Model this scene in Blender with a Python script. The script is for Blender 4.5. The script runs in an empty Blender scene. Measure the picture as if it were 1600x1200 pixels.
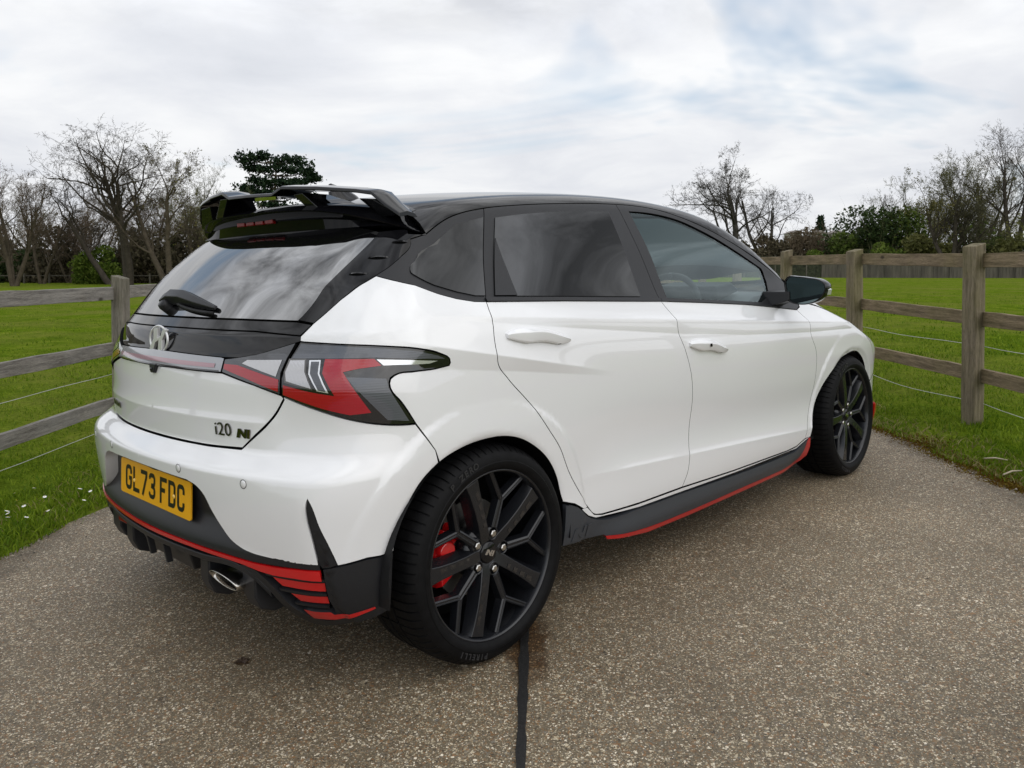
import bpy, bmesh, math, random
import numpy as np
from mathutils import Vector, Matrix
from mathutils.geometry import delaunay_2d_cdt
SC = bpy.context.scene
COL = SC.collection
rnd = random.Random(7)
RS = np.random.RandomState(11)

# ------------------------------------------------------------------ camera
EYE = 1.1503
PITCH = 0.041443
cd = bpy.data.cameras.new('camera'); cam = bpy.data.objects.new('camera', cd); COL.objects.link(cam)
cam.location = (0, 0, EYE)
cam.rotation_euler = (math.pi/2 - PITCH, 0, 0)
cd.sensor_width = 36.0; cd.lens = 1270.58/1600*36; cd.shift_y = -(600-464.34)/1600
cd.clip_start = .05; cd.clip_end = 3000
SC.camera = cam
SC.render.resolution_x = 1024; SC.render.resolution_y = 768

# ------------------------------------------------------------------ world: broken overcast, sky texture behind procedural cloud
SUN_EL, SUN_AZ = math.radians(36), math.radians(146)     # azimuth measured clockwise from +Y
w = bpy.data.worlds.new('World'); SC.world = w; w.use_nodes = True
nt = w.node_tree; N = nt.nodes; L = nt.links; N.clear()
out = N.new('ShaderNodeOutputWorld'); bg = N.new('ShaderNodeBackground')
sky = N.new('ShaderNodeTexSky'); sky.sky_type = 'NISHITA'; sky.sun_disc = False
sky.sun_elevation = SUN_EL; sky.sun_rotation = SUN_AZ; sky.air_density = 1.2; sky.dust_density = 1.5
tc = N.new('ShaderNodeTexCoord'); sep = N.new('ShaderNodeSeparateXYZ'); L.new(tc.outputs['Generated'], sep.inputs[0])
def wm(op, a, b=None, c=None, clamp=False):
    n = N.new('ShaderNodeMath'); n.operation = op; n.use_clamp = clamp
    for i, v in enumerate((a, b, c)):
        if v is None: continue
        if isinstance(v, (int, float)): n.inputs[i].default_value = v
        else: L.new(v, n.inputs[i])
    return n.outputs[0]
zc = wm('MAXIMUM', sep.outputs[2], 0.0)
den = wm('ADD', zc, 0.17)
cu = wm('DIVIDE', sep.outputs[0], den); cv = wm('DIVIDE', sep.outputs[1], den)
cmb = N.new('ShaderNodeCombineXYZ'); L.new(cu, cmb.inputs[0]); L.new(cv, cmb.inputs[1])
def wnoise(scale, detail, rough, off, dist=0., sx=1., sy=1.):
    mp = N.new('ShaderNodeMapping'); mp.inputs['Location'].default_value = off; mp.inputs['Scale'].default_value = (sx, sy, 1); L.new(cmb.outputs[0], mp.inputs[0])
    n = N.new('ShaderNodeTexNoise'); n.inputs['Scale'].default_value = scale; n.inputs['Detail'].default_value = detail
    n.inputs['Roughness'].default_value = rough; n.inputs['Distortion'].default_value = dist; L.new(mp.outputs[0], n.inputs['Vector'])
    return n.outputs[0]
def wramp(fac, stops):
    r = N.new('ShaderNodeValToRGB'); e = r.color_ramp.elements
    while len(e) < len(stops): e.new(.5)
    for i, (p_, c_) in enumerate(stops): e[i].position = p_; e[i].color = (*c_, 1)
    L.new(fac, r.inputs[0]); return r.outputs[0]
n1 = wnoise(1.35, 8, .56, (3.1, 1.7, 0), .35)
n2 = wnoise(.75, 6, .5, (7.9, -2.2, 2.0), .2, 1., .7)
n3 = wnoise(2.6, 8, .58, (0.3, 9.1, 4.0), .6)
body = wm('ADD', wm('MULTIPLY', n1, .62), wm('MULTIPLY', n2, .38))
cloud = wramp(body, [(.32, (.65, .675, .725)), (.42, (.73, .75, .795)), (.50, (.805, .82, .85)), (.57, (.875, .885, .90)), (.68, (.94, .945, .955))])
# overcast sky brightens towards the zenith
hi = wm('MULTIPLY', wm('SUBTRACT', zc, .24), 3.0, None, True)                       # cloud bases overhead show stronger light and dark
n3c = wm('ADD', .30, wm('MULTIPLY', wm('MULTIPLY', wm('SUBTRACT', n3, .34), 3.1, None, True), 1.25))
lum = wm('MULTIPLY', wm('ADD', 1.02, wm('MULTIPLY', zc, .38)), wm('ADD', wm('SUBTRACT', 1., hi), wm('MULTIPLY', hi, n3c)))
cl2 = N.new('ShaderNodeVectorMath'); cl2.operation = 'SCALE'; L.new(cloud, cl2.inputs[0]); L.new(lum, cl2.inputs['Scale'])
bs = N.new('ShaderNodeVectorMath'); bs.operation = 'SCALE'; L.new(sky.outputs[0], bs.inputs[0]); bs.inputs['Scale'].default_value = .12
gap = wnoise(.50, 5, .6, (.95, 4.2, 5.0), .5)
cov = wramp(gap, [(.36, (0, 0, 0)), (.47, (1, 1, 1))])
blend = wm('MAXIMUM', cov, wm('SUBTRACT', 1.0, wm('MULTIPLY', zc, 6.0), None, True))
mx = N.new('ShaderNodeMix'); mx.data_type = 'RGBA'
hv = N.new('ShaderNodeMix'); hv.data_type = 'RGBA'; hv.inputs[0].default_value = .55
L.new(bs.outputs[0], hv.inputs[6]); hv.inputs[7].default_value = (.62, .74, .90, 1)
L.new(blend, mx.inputs[0]); L.new(hv.outputs[2], mx.inputs[6]); L.new(cl2.outputs[0], mx.inputs[7])
L.new(mx.outputs[2], bg.inputs[0]); bg.inputs[1].default_value = 1.0; L.new(bg.outputs[0], out.inputs[0])

# ------------------------------------------------------------------ sun behind thin cloud
sd = bpy.data.lights.new('sun', 'SUN'); sd.energy = 1.1; sd.angle = math.radians(95); sd.color = (1, .96, .9)
so = bpy.data.objects.new('sun', sd); COL.objects.link(so)
sdir = Vector((math.sin(SUN_AZ)*math.cos(SUN_EL), math.cos(SUN_AZ)*math.cos(SUN_EL), math.sin(SUN_EL)))
so.rotation_euler = sdir.to_track_quat('Z', 'Y').to_euler(); so.location = sdir*50

SC.view_settings.view_transform = 'Standard'; SC.view_settings.look = 'None'
SC.view_settings.exposure = 0.0; SC.view_settings.gamma = 1.0; SC.view_settings.use_curve_mapping = False
SC.render.engine = 'CYCLES'

# ------------------------------------------------------------------ materials
MAT = {}
def bsdf(name, col, rough=.5, metal=0., coat=0., coat_rough=.03, ior=1.5, spec=.5, trans=0., emis=None, emis_s=0.):
    m = bpy.data.materials.new(name); m.use_nodes = True
    b = m.node_tree.nodes['Principled BSDF']
    b.inputs['Base Color'].default_value = (*col, 1); b.inputs['Roughness'].default_value = rough
    b.inputs['Metallic'].default_value = metal; b.inputs['Coat Weight'].default_value = coat
    b.inputs['Coat Roughness'].default_value = coat_rough; b.inputs['IOR'].default_value = ior
    b.inputs['Specular IOR Level'].default_value = spec; b.inputs['Transmission Weight'].default_value = trans
    if emis: b.inputs['Emission Color'].default_value = (*emis, 1); b.inputs['Emission Strength'].default_value = emis_s
    MAT[name] = m
    return m
def nn(m, t): return m.node_tree.nodes.new(t)
def add_noise(m, scale, amt, detail=4., bump=0., bump_scale=None, coord='Object', stretch=None, bdist=.002):
    """vary the base colour by +-amt and add a fine bump"""
    t = m.node_tree; b = t.nodes['Principled BSDF']; col = tuple(b.inputs['Base Color'].default_value)
    c = nn(m, 'ShaderNodeTexCoord'); vec = c.outputs[coord]
    if stretch:
        mp = nn(m, 'ShaderNodeMapping'); mp.inputs['Scale'].default_value = stretch; t.links.new(vec, mp.inputs[0]); vec = mp.outputs[0]
    n = nn(m, 'ShaderNodeTexNoise'); n.inputs['Scale'].default_value = scale; n.inputs['Detail'].default_value = detail; t.links.new(vec, n.inputs['Vector'])
    r = nn(m, 'ShaderNodeValToRGB'); r.color_ramp.elements[0].position = .3; r.color_ramp.elements[1].position = .7
    r.color_ramp.elements[0].color = (*[max(0, x*(1-amt)) for x in col[:3]], 1); r.color_ramp.elements[1].color = (*[min(1, x*(1+amt)) for x in col[:3]], 1)
    t.links.new(n.outputs[0], r.inputs[0]); t.links.new(r.outputs[0], b.inputs['Base Color'])
    if bump:
        n2 = nn(m, 'ShaderNodeTexNoise'); n2.inputs['Scale'].default_value = bump_scale or scale*4; n2.inputs['Detail'].default_value = 3; t.links.new(vec, n2.inputs['Vector'])
        bp = nn(m, 'ShaderNodeBump'); bp.inputs['Strength'].default_value = bump; bp.inputs['Distance'].default_value = bdist
        t.links.new(n2.outputs[0], bp.inputs['Height']); t.links.new(bp.outputs[0], b.inputs['Normal'])
    return m
bsdf('white_paint', (.79, .795, .81), .30, 0, 1., .02)
bsdf('spoiler_black', (.004, .004, .005), .35, 0, .38, .02, spec=.0)
MAT['white_paint'].node_tree.nodes['Principled BSDF'].inputs['Coat IOR'].default_value = 1.65
bsdf('white_edge', (.62, .625, .64), .5, 0, .3, .1)
bsdf('gloss_black', (.005, .005, .006), .3, 0, .9, .01, 1.5, spec=.0)
add_noise(bsdf('matte_black', (.014, .0145, .017), .42, 0, 0, spec=.36), 300, .12, 2, .12, 900, bdist=.0005)
add_noise(bsdf('satin_grey', (.040, .044, .052), .36), 300, .1, 2, .1, 900, bdist=.0005)
bsdf('seam_black', (.004, .004, .004), .8, spec=.1)  # on panel edges the shade of the narrow gaps is put into this colour
bsdf('rubber_black', (.008, .008, .009), .6, spec=.3)
bsdf('red_trim', (.52, .006, .008), .28, 0, .6, .05)
bsdf('red_caliper', (.60, .008, .010), .25, 0, 1., .03)
bsdf('lamp_red', (.34, .003, .014), .12, 0, 1., .01)
bsdf('lamp_pink', (.36, .20, .24), .15, 0, 1., .01)
bsdf('lamp_smoke', (.035, .038, .046), .15, 0, 1., .01)
bsdf('lamp_fin', (.085, .092, .108), .3, .3, 1., .02)
bsdf('lamp_clear', (.50, .50, .52), .16, .35, 1., .01)
bsdf('lamp_bright', (.80, .82, .85), .12, .6, 1., .01)
bsdf('lamp_dark', (.008, .008, .010), .1, 0, 1., .01)
bsdf('bar_lens', (.32, .33, .36), .15, .2, 1., .01)
bsdf('privacy_glass', (.004, .0045, .005), .0, 0, 0, ior=1.65)
bsdf('rear_glass', (.004, .004, .0045), .0, 0, 0, ior=3.8)
bsdf('silver', (.72, .72, .73), .30, .45)
bsdf('chrome', (.78, .78, .79), .08, 1.)
bsdf('dark_chrome', (.16, .155, .15), .18, 1.)
bsdf('bronze_chrome', (.22, .19, .16), .2, 1.)
bsdf('steel', (.55, .53, .50), .22, 1.)
bsdf('disc_iron', (.25, .24, .23), .35, 1.)
bsdf('wheel_grey', (.012, .013, .016), .26, .25, .3, .12)
add_noise(bsdf('tyre_rubber', (.005, .005, .0055), .55, 0, 0, spec=.12), 40, .3, 3, .15, 600, bdist=.0006)
bsdf('tyre_print', (.022, .022, .024), .4)
bsdf('plate_yellow', (.86, .42, .012), .35, 0, .5, .1)
bsdf('plate_black', (.008, .008, .008), .35)
bsdf('plate_small', (.25, .12, .01), .4)
bsdf('screw_yellow', (.85, .55, .10), .25, 0, 1.)
bsdf('mirror_glass', (.13, .17, .18), .02, 1.)  # dark reflection of unbuilt trees put into the colour as a tint
bsdf('interior_dark', (.018, .019, .021), .6)
bsdf('interior_grey', (.06, .065, .07), .55)
bsdf('seat_cloth', (.025, .026, .03), .8)
bsdf('brake_lamp', (.16, .001, .002), .35, 0, .25, .1, spec=.1)
bsdf('blue_tint', (.05, .12, .25), .3)
# see-through tinted glass: transparent + mirror by fresnel
def clear_glass(name, tint, ior=1.6):
    m = bpy.data.materials.new(name); m.use_nodes = True; t = m.node_tree; t.nodes.clear()
    o = t.nodes.new('ShaderNodeOutputMaterial'); tr = t.nodes.new('ShaderNodeBsdfTransparent'); gl = t.nodes.new('ShaderNodeBsdfGlossy'); mxs = t.nodes.new('ShaderNodeMixShader'); fr = t.nodes.new('ShaderNodeFresnel')
    tr.inputs[0].default_value = (*tint, 1); gl.inputs['Roughness'].default_value = 0.0; gl.inputs[0].default_value = (.84, .97, .98, 1); fr.inputs[0].default_value = ior
    t.links.new(fr.outputs[0], mxs.inputs[0]); t.links.new(tr.outputs[0], mxs.inputs[1]); t.links.new(gl.outputs[0], mxs.inputs[2]); t.links.new(mxs.outputs[0], o.inputs[0])
    MAT[name] = m
clear_glass('tinted_glass', (.82, .93, .92), 1.85)
clear_glass('wind_glass', (.88, .95, .95), 1.4)

# ------------------------------------------------------------------ object helpers
def link(name, me, mat=None, parent=None):
    o = bpy.data.objects.new(name, me); COL.objects.link(o)
    if mat is not None:
        for m in (mat if isinstance(mat, (list, tuple)) else [mat]): me.materials.append(MAT[m])
    if parent is not None: o.parent = parent
    return o
def tag(o, label=None, cat=None, group=None, kind=None):
    if label: o['label'] = label
    if cat: o['category'] = cat
    if group: o['group'] = group
    if kind: o['kind'] = kind
    return o
def empty(name, loc=(0, 0, 0), parent=None, size=.2):
    o = bpy.data.objects.new(name, None); COL.objects.link(o); o.location = loc; o.empty_display_size = size
    if parent is not None: o.parent = parent
    return o
class MB:
    def __init__(s): s.v = []; s.f = []; s.mi = []
    def add(s, vs, fs, mi=0):
        b = len(s.v); s.v += [tuple(map(float, v)) for v in vs]; s.f += [tuple(b+i for i in f) for f in fs]; s.mi += [mi]*len(fs); return s
    def box(s, c, d, R=None, mi=0):
        x, y, z = d[0]/2, d[1]/2, d[2]/2
        vs = [Vector(v) for v in ((-x, -y, -z), (x, -y, -z), (x, y, -z), (-x, y, -z), (-x, -y, z), (x, -y, z), (x, y, z), (-x, y, z))]
        if R is not None: vs = [R @ v for v in vs]
        return s.add([v+Vector(c) for v in vs], [(0, 3, 2, 1), (4, 5, 6, 7), (0, 1, 5, 4), (1, 2, 6, 5), (2, 3, 7, 6), (3, 0, 4, 7)], mi)
    def prism(s, poly, a, b, fn, mi=0):
        """poly in 2D extruded between a and b; fn(u,v,w) -> 3D"""
        n = len(poly); vs = [fn(u, v, a) for u, v in poly]+[fn(u, v, b) for u, v in poly]
        fs = [tuple(range(n))[::-1], tuple(range(n, 2*n))]+[(i, (i+1) % n, n+(i+1) % n, n+i) for i in range(n)]
        return s.add(vs, fs, mi)
    def lathe(s, prof, n, fn, mi=0, close=False):
        """prof: (r, h) ; fn(r*cos, r*sin, h)"""
        vs = []; k = len(prof)
        for i in range(n):
            a = 2*math.pi*i/n
            vs += [fn(r*math.cos(a), r*math.sin(a), h) for r, h in prof]
        fs = [(i*k+j, ((i+1) % n)*k+j, ((i+1) % n)*k+j+1, i*k+j+1) for i in range(n) for j in range(k-1)]
        return s.add(vs, fs, mi)
    def tube(s, pts, rad, n=8, mi=0, cap=True, closed=False):
        pts = [Vector(p) for p in pts]; m = len(pts); rad = rad if isinstance(rad, (list, tuple)) else [rad]*m
        vs = []; up = Vector((0, 0, 1))
        for i, p in enumerate(pts):
            a = pts[(i-1) % m] if (closed or i > 0) else p; b = pts[(i+1) % m] if (closed or i < m-1) else p
            t = (b-a).normalized(); u = up if abs(t.dot(up)) < .95 else Vector((1, 0, 0))
            x = t.cross(u).normalized(); y = x.cross(t)
            vs += [p+(x*math.cos(2*math.pi*k/n)+y*math.sin(2*math.pi*k/n))*rad[i] for k in range(n)]
        fs = [(i*n+k, ((i+1) % m)*n+k, ((i+1) % m)*n+(k+1) % n, i*n+(k+1) % n) for i in range(m if closed else m-1) for k in range(n)]
        if cap and not closed: fs += [tuple(range(n)), tuple(range((m-1)*n, m*n))[::-1]]
        return s.add(vs, fs, mi)
    def build(s, name, mat, parent=None, smooth=False, bevel=0., seg=2, mirror=False):
        v, f = s.v, s.f
        if mirror: v = [(a, -b, c) for a, b, c in v]; f = [t[::-1] for t in f]
        me = bpy.data.meshes.new(name); me.from_pydata(v, [], f); me.update()
        bm = bmesh.new(); bm.from_mesh(me); bmesh.ops.recalc_face_normals(bm, faces=bm.faces); bm.to_mesh(me); bm.free()
        if smooth: me.polygons.foreach_set('use_smooth', [True]*len(me.polygons))
        o = link(name, me, mat, parent)
        if any(s.mi): me.polygons.foreach_set('material_index', s.mi)
        if bevel:
            b = o.modifiers.new('b', 'BEVEL'); b.width = bevel; b.segments = seg; b.limit_method = 'ANGLE'; b.angle_limit = math.radians(35)
            me.polygons.foreach_set('use_smooth', [True]*len(me.polygons)); b.harden_normals = True
        return o
def text_mesh(s, size, depth, fn, font_scale=(1, 1), bold=0.):
    """built-in font text as an MB; fn(x, y, h) -> 3D, x centred"""
    c = bpy.data.curves.new('t', 'FONT'); c.body = s; c.size = size; c.extrude = depth/2; c.align_x = 'CENTER'; c.align_y = 'CENTER'; c.offset = bold; c.resolution_u = 3
    o = bpy.data.objects.new('t', c); COL.objects.link(o)
    dg = bpy.context.evaluated_depsgraph_get(); me = bpy.data.meshes.new_from_object(o.evaluated_get(dg))
    m = MB(); m.add([fn(v.co.x*font_scale[0], v.co.y*font_scale[1], v.co.z+depth/2) for v in me.vertices], [tuple(p.vertices) for p in me.polygons])
    bpy.data.objects.remove(o); bpy.data.curves.remove(c); bpy.data.meshes.remove(me)
    return m

for nm_, sc_v, ax_ in (('lamp_clear', 420., 'X'), ('lamp_fin', 300., 'Z'), ('lamp_red', 260., 'Z'), ('lamp_smoke', 300., 'Z')):
    m_ = MAT[nm_]; c_ = nn(m_, 'ShaderNodeTexCoord'); wv_ = nn(m_, 'ShaderNodeTexWave'); wv_.bands_direction = ax_; wv_.inputs['Scale'].default_value = sc_v/6.283; m_.node_tree.links.new(c_.outputs['Object'], wv_.inputs['Vector'])
    bp_ = nn(m_, 'ShaderNodeBump'); bp_.inputs['Strength'].default_value = .10; bp_.inputs['Distance'].default_value = .0015; m_.node_tree.links.new(wv_.outputs[0], bp_.inputs['Height']); m_.node_tree.links.new(bp_.outputs[0], m_.node_tree.nodes['Principled BSDF'].inputs['Normal'])

# =================================================================== car body surface: implicit function of plan, tail and roof curves
def hermite(xs, X):
    """monotone-ish cubic basis rows: returns matrix M (len X, len xs) s.t. M@vals interpolates (Catmull-Rom, non uniform)"""
    xs=np.asarray(xs,float); X=np.clip(np.asarray(X,float),xs[0],xs[-1]); n=len(xs)
    i=np.clip(np.searchsorted(xs,X,side='right')-1,0,n-2)
    h=xs[i+1]-xs[i]; t=(X-xs[i])/h
    h00=2*t**3-3*t**2+1; h10=t**3-2*t**2+t; h01=-2*t**3+3*t**2; h11=t**3-t**2
    M=np.zeros((len(X),n)); r=np.arange(len(X))
    M[r,i]+=h00; M[r,i+1]+=h01
    # tangents (weighted finite differences)
    def tan(k,c):
        a=(k>0)&(k<n-1)
        km=np.clip(k-1,0,n-1); kp=np.clip(k+1,0,n-1)
        hm=np.where(a,xs[k]-xs[km],1.); hp=np.where(a,xs[kp]-xs[k],1.)
        # interior: (hm*dp + hp*dm)/(hm+hp)
        wp=hm/(hm+hp)/hp; wm=hp/(hm+hp)/hm
        np.add.at(M,(r[a],kp[a]),(c*wp)[a]); np.add.at(M,(r[a],k[a]),(-c*wp+c*wm)[a]); np.add.at(M,(r[a],km[a]),(-c*wm)[a])
        f=(k==0); e=(k==n-1)
        if f.any():
            g=c[f]/(xs[1]-xs[0]); M[r[f],1]+=g; M[r[f],0]-=g
        if e.any():
            g=c[e]/(xs[-1]-xs[-2]); M[r[e],n-1]+=g; M[r[e],n-2]-=g
    tan(i,h10*h); tan(i+1,h11*h)
    return M
def cubic(xs, ys):
    """natural cubic spline (C2), clamped outside the knots"""
    x=np.asarray(xs,float); y=np.asarray(ys,float); n=len(x); h=np.diff(x)
    A=np.eye(n); r=np.zeros(n)
    for i in range(1,n-1):
        A[i,i-1]=h[i-1]; A[i,i]=2*(h[i-1]+h[i]); A[i,i+1]=h[i]; r[i]=6*((y[i+1]-y[i])/h[i]-(y[i]-y[i-1])/h[i-1])
    m=np.linalg.solve(A,r)
    def f(X):
        X=np.clip(np.asarray(X,float),x[0],x[-1]); i=np.clip(np.searchsorted(x,X,side='right')-1,0,n-2); H=h[i]; a=(x[i+1]-X)/H; b=(X-x[i])/H
        return a*y[i]+b*y[i+1]+((a**3-a)*m[i]+(b**3-b)*m[i+1])*H*H/6
    return f
def sst(a,b,x):
    t=np.clip((x-a)/(b-a),0,1); return t*t*(3-2*t)
def lin(a,b,x): return np.clip((x-a)/(b-a),0,1)
fW=cubic([.12,.25,.40,.55,.68,.80,.88,.94,1.0,1.10,1.20,1.30,1.42],[.768,.829,.846,.862,.872,.8745,.869,.853,.822,.766,.710,.652,.578])
fA=cubic([.12,.25,.5,.7,.85,1.0,1.15,1.42],[.02,.040,.040,.044,.070,.100,.112,.130])
fR=cubic([.15,.25,.40,.55,.66,.78,.885,.95,1.01,1.05,1.10,1.15,1.20,1.25,1.28,1.34,1.42],[-.425,-.547,-.600,-.602,-.597,-.594,-.586,-.562,-.523,-.489,-.444,-.392,-.335,-.268,-.222,-.13,.02])
fK=cubic([.15,.3,.5,.62,.72,.85,.95,1.05,1.2,1.42],[.16,.19,.19,.205,.25,.24,.28,.27,.26,.26])
fT=cubic([-.4,-.2,0,.3,.7,1.1,1.4,1.65,1.9,2.2,2.45,2.62,3.0,3.25,3.4,3.5],[1.27,1.328,1.380,1.420,1.441,1.438,1.413,1.358,1.24,1.09,.975,.930,.815,.700,.575,.37])
TQ=.13
def crease(d,up,bw,h):
    """wedge: full height h at d=0, dies off over `up` above and falls linearly over bw below"""
    t=np.clip(-d/np.maximum(bw,1e-3),0,1)
    return h*np.where(d>0,np.exp(-np.clip(d,0,None)/up),1-t)
def W(x,z):
    x=np.asarray(x,float); z=np.asarray(z,float)
    zp=z+.078*(np.clip(x,-.6,2.3)-.6)*sst(.60,.88,z)*(1-sst(.98,1.22,z))
    w=fW(zp)-fA(z)*lin(.45,-.6,x)**2-.34*lin(2.45,3.45,x)**3.7-.040*sst(2.0,2.7,x)*sst(.72,.95,z)-.018*sst(1.5,2.2,x)*sst(.97,1.05,z)*(1-sst(1.1,1.3,z))
    # wheel-arch flare
    for hx in (-.02,2.585):
        r=np.hypot(x-hx,(z-.3145)*1.0)
        m=sst(.458,.436,r)*sst(.78,.64,z)
        w=w+m*np.clip(.878-w,0.0,.007)
        w=w-.012*lin(.362,.335,r)**2
    # upper shoulder crease: bright shelf above, undercut band below
    zc=.997-.078*(x-.05); bw=np.interp(x,[-.1,.4,1.0,1.5,2.1,2.7],[.010,.034,.054,.062,.052,.03]); a=sst(-.25,.3,x)*sst(3.1,2.5,x)
    w=w+a*crease(z-zc,.022,bw,.0150)*np.interp(x,[-.1,.4,1.0],[.3,.75,1.])
    # second crease: from above the lamp tip, fading in the rear door
    zc=.915-.205*(x+.1); bw=np.interp(x,[-.3,-.1,.1,.55],[.06,.055,.040,.015]); a=sst(.60,.1,x)*sst(-.60,-.25,x)
    w=w+a*crease(z-zc,.05,bw,.0125)
    # low crease along the doors: scooped above, flared out to the line
    a=sst(.30,.70,x)*sst(2.45,2.15,x); d=z-(.437-.075*(np.clip(x,.5,2.1)-.6))
    w=w+a*(.014*np.where(d>0,np.exp(-d/.045),1.)-.007*np.exp(-((d-.12)/.09)**2))
    return w
def R(y,z):
    y=np.abs(np.asarray(y,float)); z=np.asarray(z,float)
    r=fR(z)+fK(z)*y*y+.16*y**6
    # tailgate: crease with undercut above the lower edge; logo panel tucked under the lip; bumper ledge and crease
    zc=.742+.0*y
    r=r-.012*np.where(z>zc,np.exp(-(z-zc)/.05),np.clip(1-(zc-z)/.085,0,1))*sst(.62,.50,y)*sst(.655,.672,z)
    r=r-.010*np.where(z>.975,np.exp(-(z-.975)/.02),np.clip(1-(.975-z)/.05,0,1))
    f=sst(.672,.606,z)
    r=r-.055*f*sst(.98,.70,y)
    # face under the bumper crease is set in and leans inwards, up to the vent blade
    yb=np.interp(z,[.2,.40,.46,.52,.573],[.755,.752,.742,.732,.722])
    zc=.606-.034*sst(.50,.73,y)
    r=r+sst(yb+.010,yb-.010,y)*.115*np.clip(zc-z,0,.19)
    return r
def T(x,y):
    x=np.asarray(x,float)
    return fT(x)-(TQ+.09*sst(2.3,2.9,x))*np.asarray(y)**2
def FX(y,z):
    y=np.asarray(y,float); z=np.asarray(z,float)
    return 3.455-.33*y*y-.22*np.clip((z-.50)/.3,0,1)**2-.06*np.clip((.3-z)/.15,0,1)
def smax(a,b,k):
    h=np.clip(k-np.abs(a-b),0,None)/k
    return np.maximum(a,b)+h*h*k/4
def G(P):
    x,y,z=P[:,0],P[:,1],P[:,2]
    g=smax(np.abs(y)-W(x,z),R(y,z)-x,.13)
    g=smax(g,x-FX(y,z),.12)
    return smax(g,z-T(x,y),.05)
def grad(P,e=3e-3):
    n=np.stack([G(P+e*np.eye(3)[i])-G(P-e*np.eye(3)[i]) for i in range(3)],1)
    return n/np.linalg.norm(n,axis=1)[:,None]
def hit(O,D,t0,t1,n=34):
    """bisect: inside (G<0) at t0, outside at t1"""
    a=np.full(len(O),float(t0)); b=np.full(len(O),float(t1))
    for _ in range(n):
        m=(a+b)/2; g=G(O+D*m[:,None]); ins=g<0
        a=np.where(ins,m,a); b=np.where(ins,b,m)
    return O+D*a[:,None]
# wrap chart  s (arc-like), z ;  s<S1 rear facing, S1..S2 corner, >S2 side facing
CX,CY,S1=-.10,-.45,.45
RR=.42; S2=S1+RR*np.pi/2
def wrap(s,z,off=0.):
    s=np.asarray(s,float); z=np.asarray(z,float)
    th=np.clip((s-S1)/RR,0,np.pi/2)
    ox=np.where(s>S2,CX+(s-S2),CX); oy=np.where(s<S1,-s,CY)
    O=np.stack([ox,oy,z],1); D=np.stack([-np.cos(th),-np.sin(th),0*th],1)
    # rear part start must be inside: for high z shift forward
    sh=np.where(s<S2,np.clip((z-1.1)*1.4,0,.45)*np.cos(th),0.)
    O[:,0]+=sh
    P=hit(O,D,0,1.3)
    return P
# =================================================================== THE SETTING
def ss(a, b, x):
    t = np.clip((x-a)/(b-a), 0, 1); return t*t*(3-2*t)
def gz(x, y):
    """ground height"""
    x = np.asarray(x, float); y = np.asarray(y, float)
    z = .0303*np.clip(x, -2.4, 3.2)
    z = z - .085*ss(-2.15, -2.9, x) + .018*ss(2.45, 2.9, x)
    d = np.hypot(x, y)
    z = z - .75*ss(6, 85, d)*ss(-2.5, -12, x) - .115*ss(5, 60, d)*ss(2.5, 8, x)
    return z
def gz_rough(x, y):
    far = ss(2.2, 3.2, np.abs(x-.1))
    return gz(x, y) + far*(.022*np.sin(x*2.1+y*1.3)*np.sin(y*1.7-x*.6) + .012*np.sin(x*5.3+1)*np.sin(y*4.1))
def left_edge(y): return -2.10 + .05*np.sin(y*1.9) + .03*np.sin(y*4.7+1) + .018*np.sin(y*11.3)
def right_edge(y): return 2.42 + .05*np.sin(y*1.6+2) + .035*np.sin(y*4.1) + .02*np.sin(y*12.1+.5) 
def sheet(name, xs, ys, zf, mat, edge=None):
    X, Y = np.meshgrid(xs, ys)
    if edge: 
        l, r = edge; t = (X-xs[0])/(xs[-1]-xs[0]); X = l(Y)+(r(Y)-l(Y))*t
    Z = zf(X, Y); n, m = len(xs), len(ys)
    idx = np.arange(n*m).reshape(m, n); f = np.stack([idx[:-1, :-1], idx[:-1, 1:], idx[1:, 1:], idx[1:, :-1]], -1).reshape(-1, 4)
    me = bpy.data.meshes.new(name); me.from_pydata(np.stack([X, Y, Z], -1).reshape(-1, 3).tolist(), [], f.tolist()); me.polygons.foreach_set('use_smooth', [True]*len(me.polygons))
    return tag(link(name, me, mat), kind='structure')

# grass field material
m = bsdf('grass_ground', (.05, .10, .02), .85); t = m.node_tree; b = t.nodes['Principled BSDF']; b.inputs['Specular IOR Level'].default_value = .0
c = nn(m, 'ShaderNodeTexCoord')
def noise_n(m, scale, detail, vec, rough=.55, stretch=None):
    t = m.node_tree
    if stretch:
        mp = nn(m, 'ShaderNodeMapping'); mp.inputs['Scale'].default_value = stretch; t.links.new(vec, mp.inputs[0]); vec = mp.outputs[0]
    n = nn(m, 'ShaderNodeTexNoise'); n.inputs['Scale'].default_value = scale; n.inputs['Detail'].default_value = detail; n.inputs['Roughness'].default_value = rough; t.links.new(vec, n.inputs['Vector']); return n.outputs[0]
def ramp_n(m, fac, stops):
    r = nn(m, 'ShaderNodeValToRGB'); e = r.color_ramp.elements
    while len(e) < len(stops): e.new(.5)
    for i, (p_, c_) in enumerate(stops): e[i].position = p_; e[i].color = (*c_, 1)
    m.node_tree.links.new(fac, r.inputs[0]); return r.outputs[0]
def mix_n(m, fac, a, b_, mode='MIX'):
    x = nn(m, 'ShaderNodeMix'); x.data_type = 'RGBA'; x.blend_type = mode; t = m.node_tree
    for i, v in ((0, fac), (6, a), (7, b_)):
        if isinstance(v, (int, float)): x.inputs[i].default_value = v
        elif isinstance(v, tuple): x.inputs[i].default_value = (*v, 1)
        else: t.links.new(v, x.inputs[i])
    return x.outputs[2]
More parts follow.
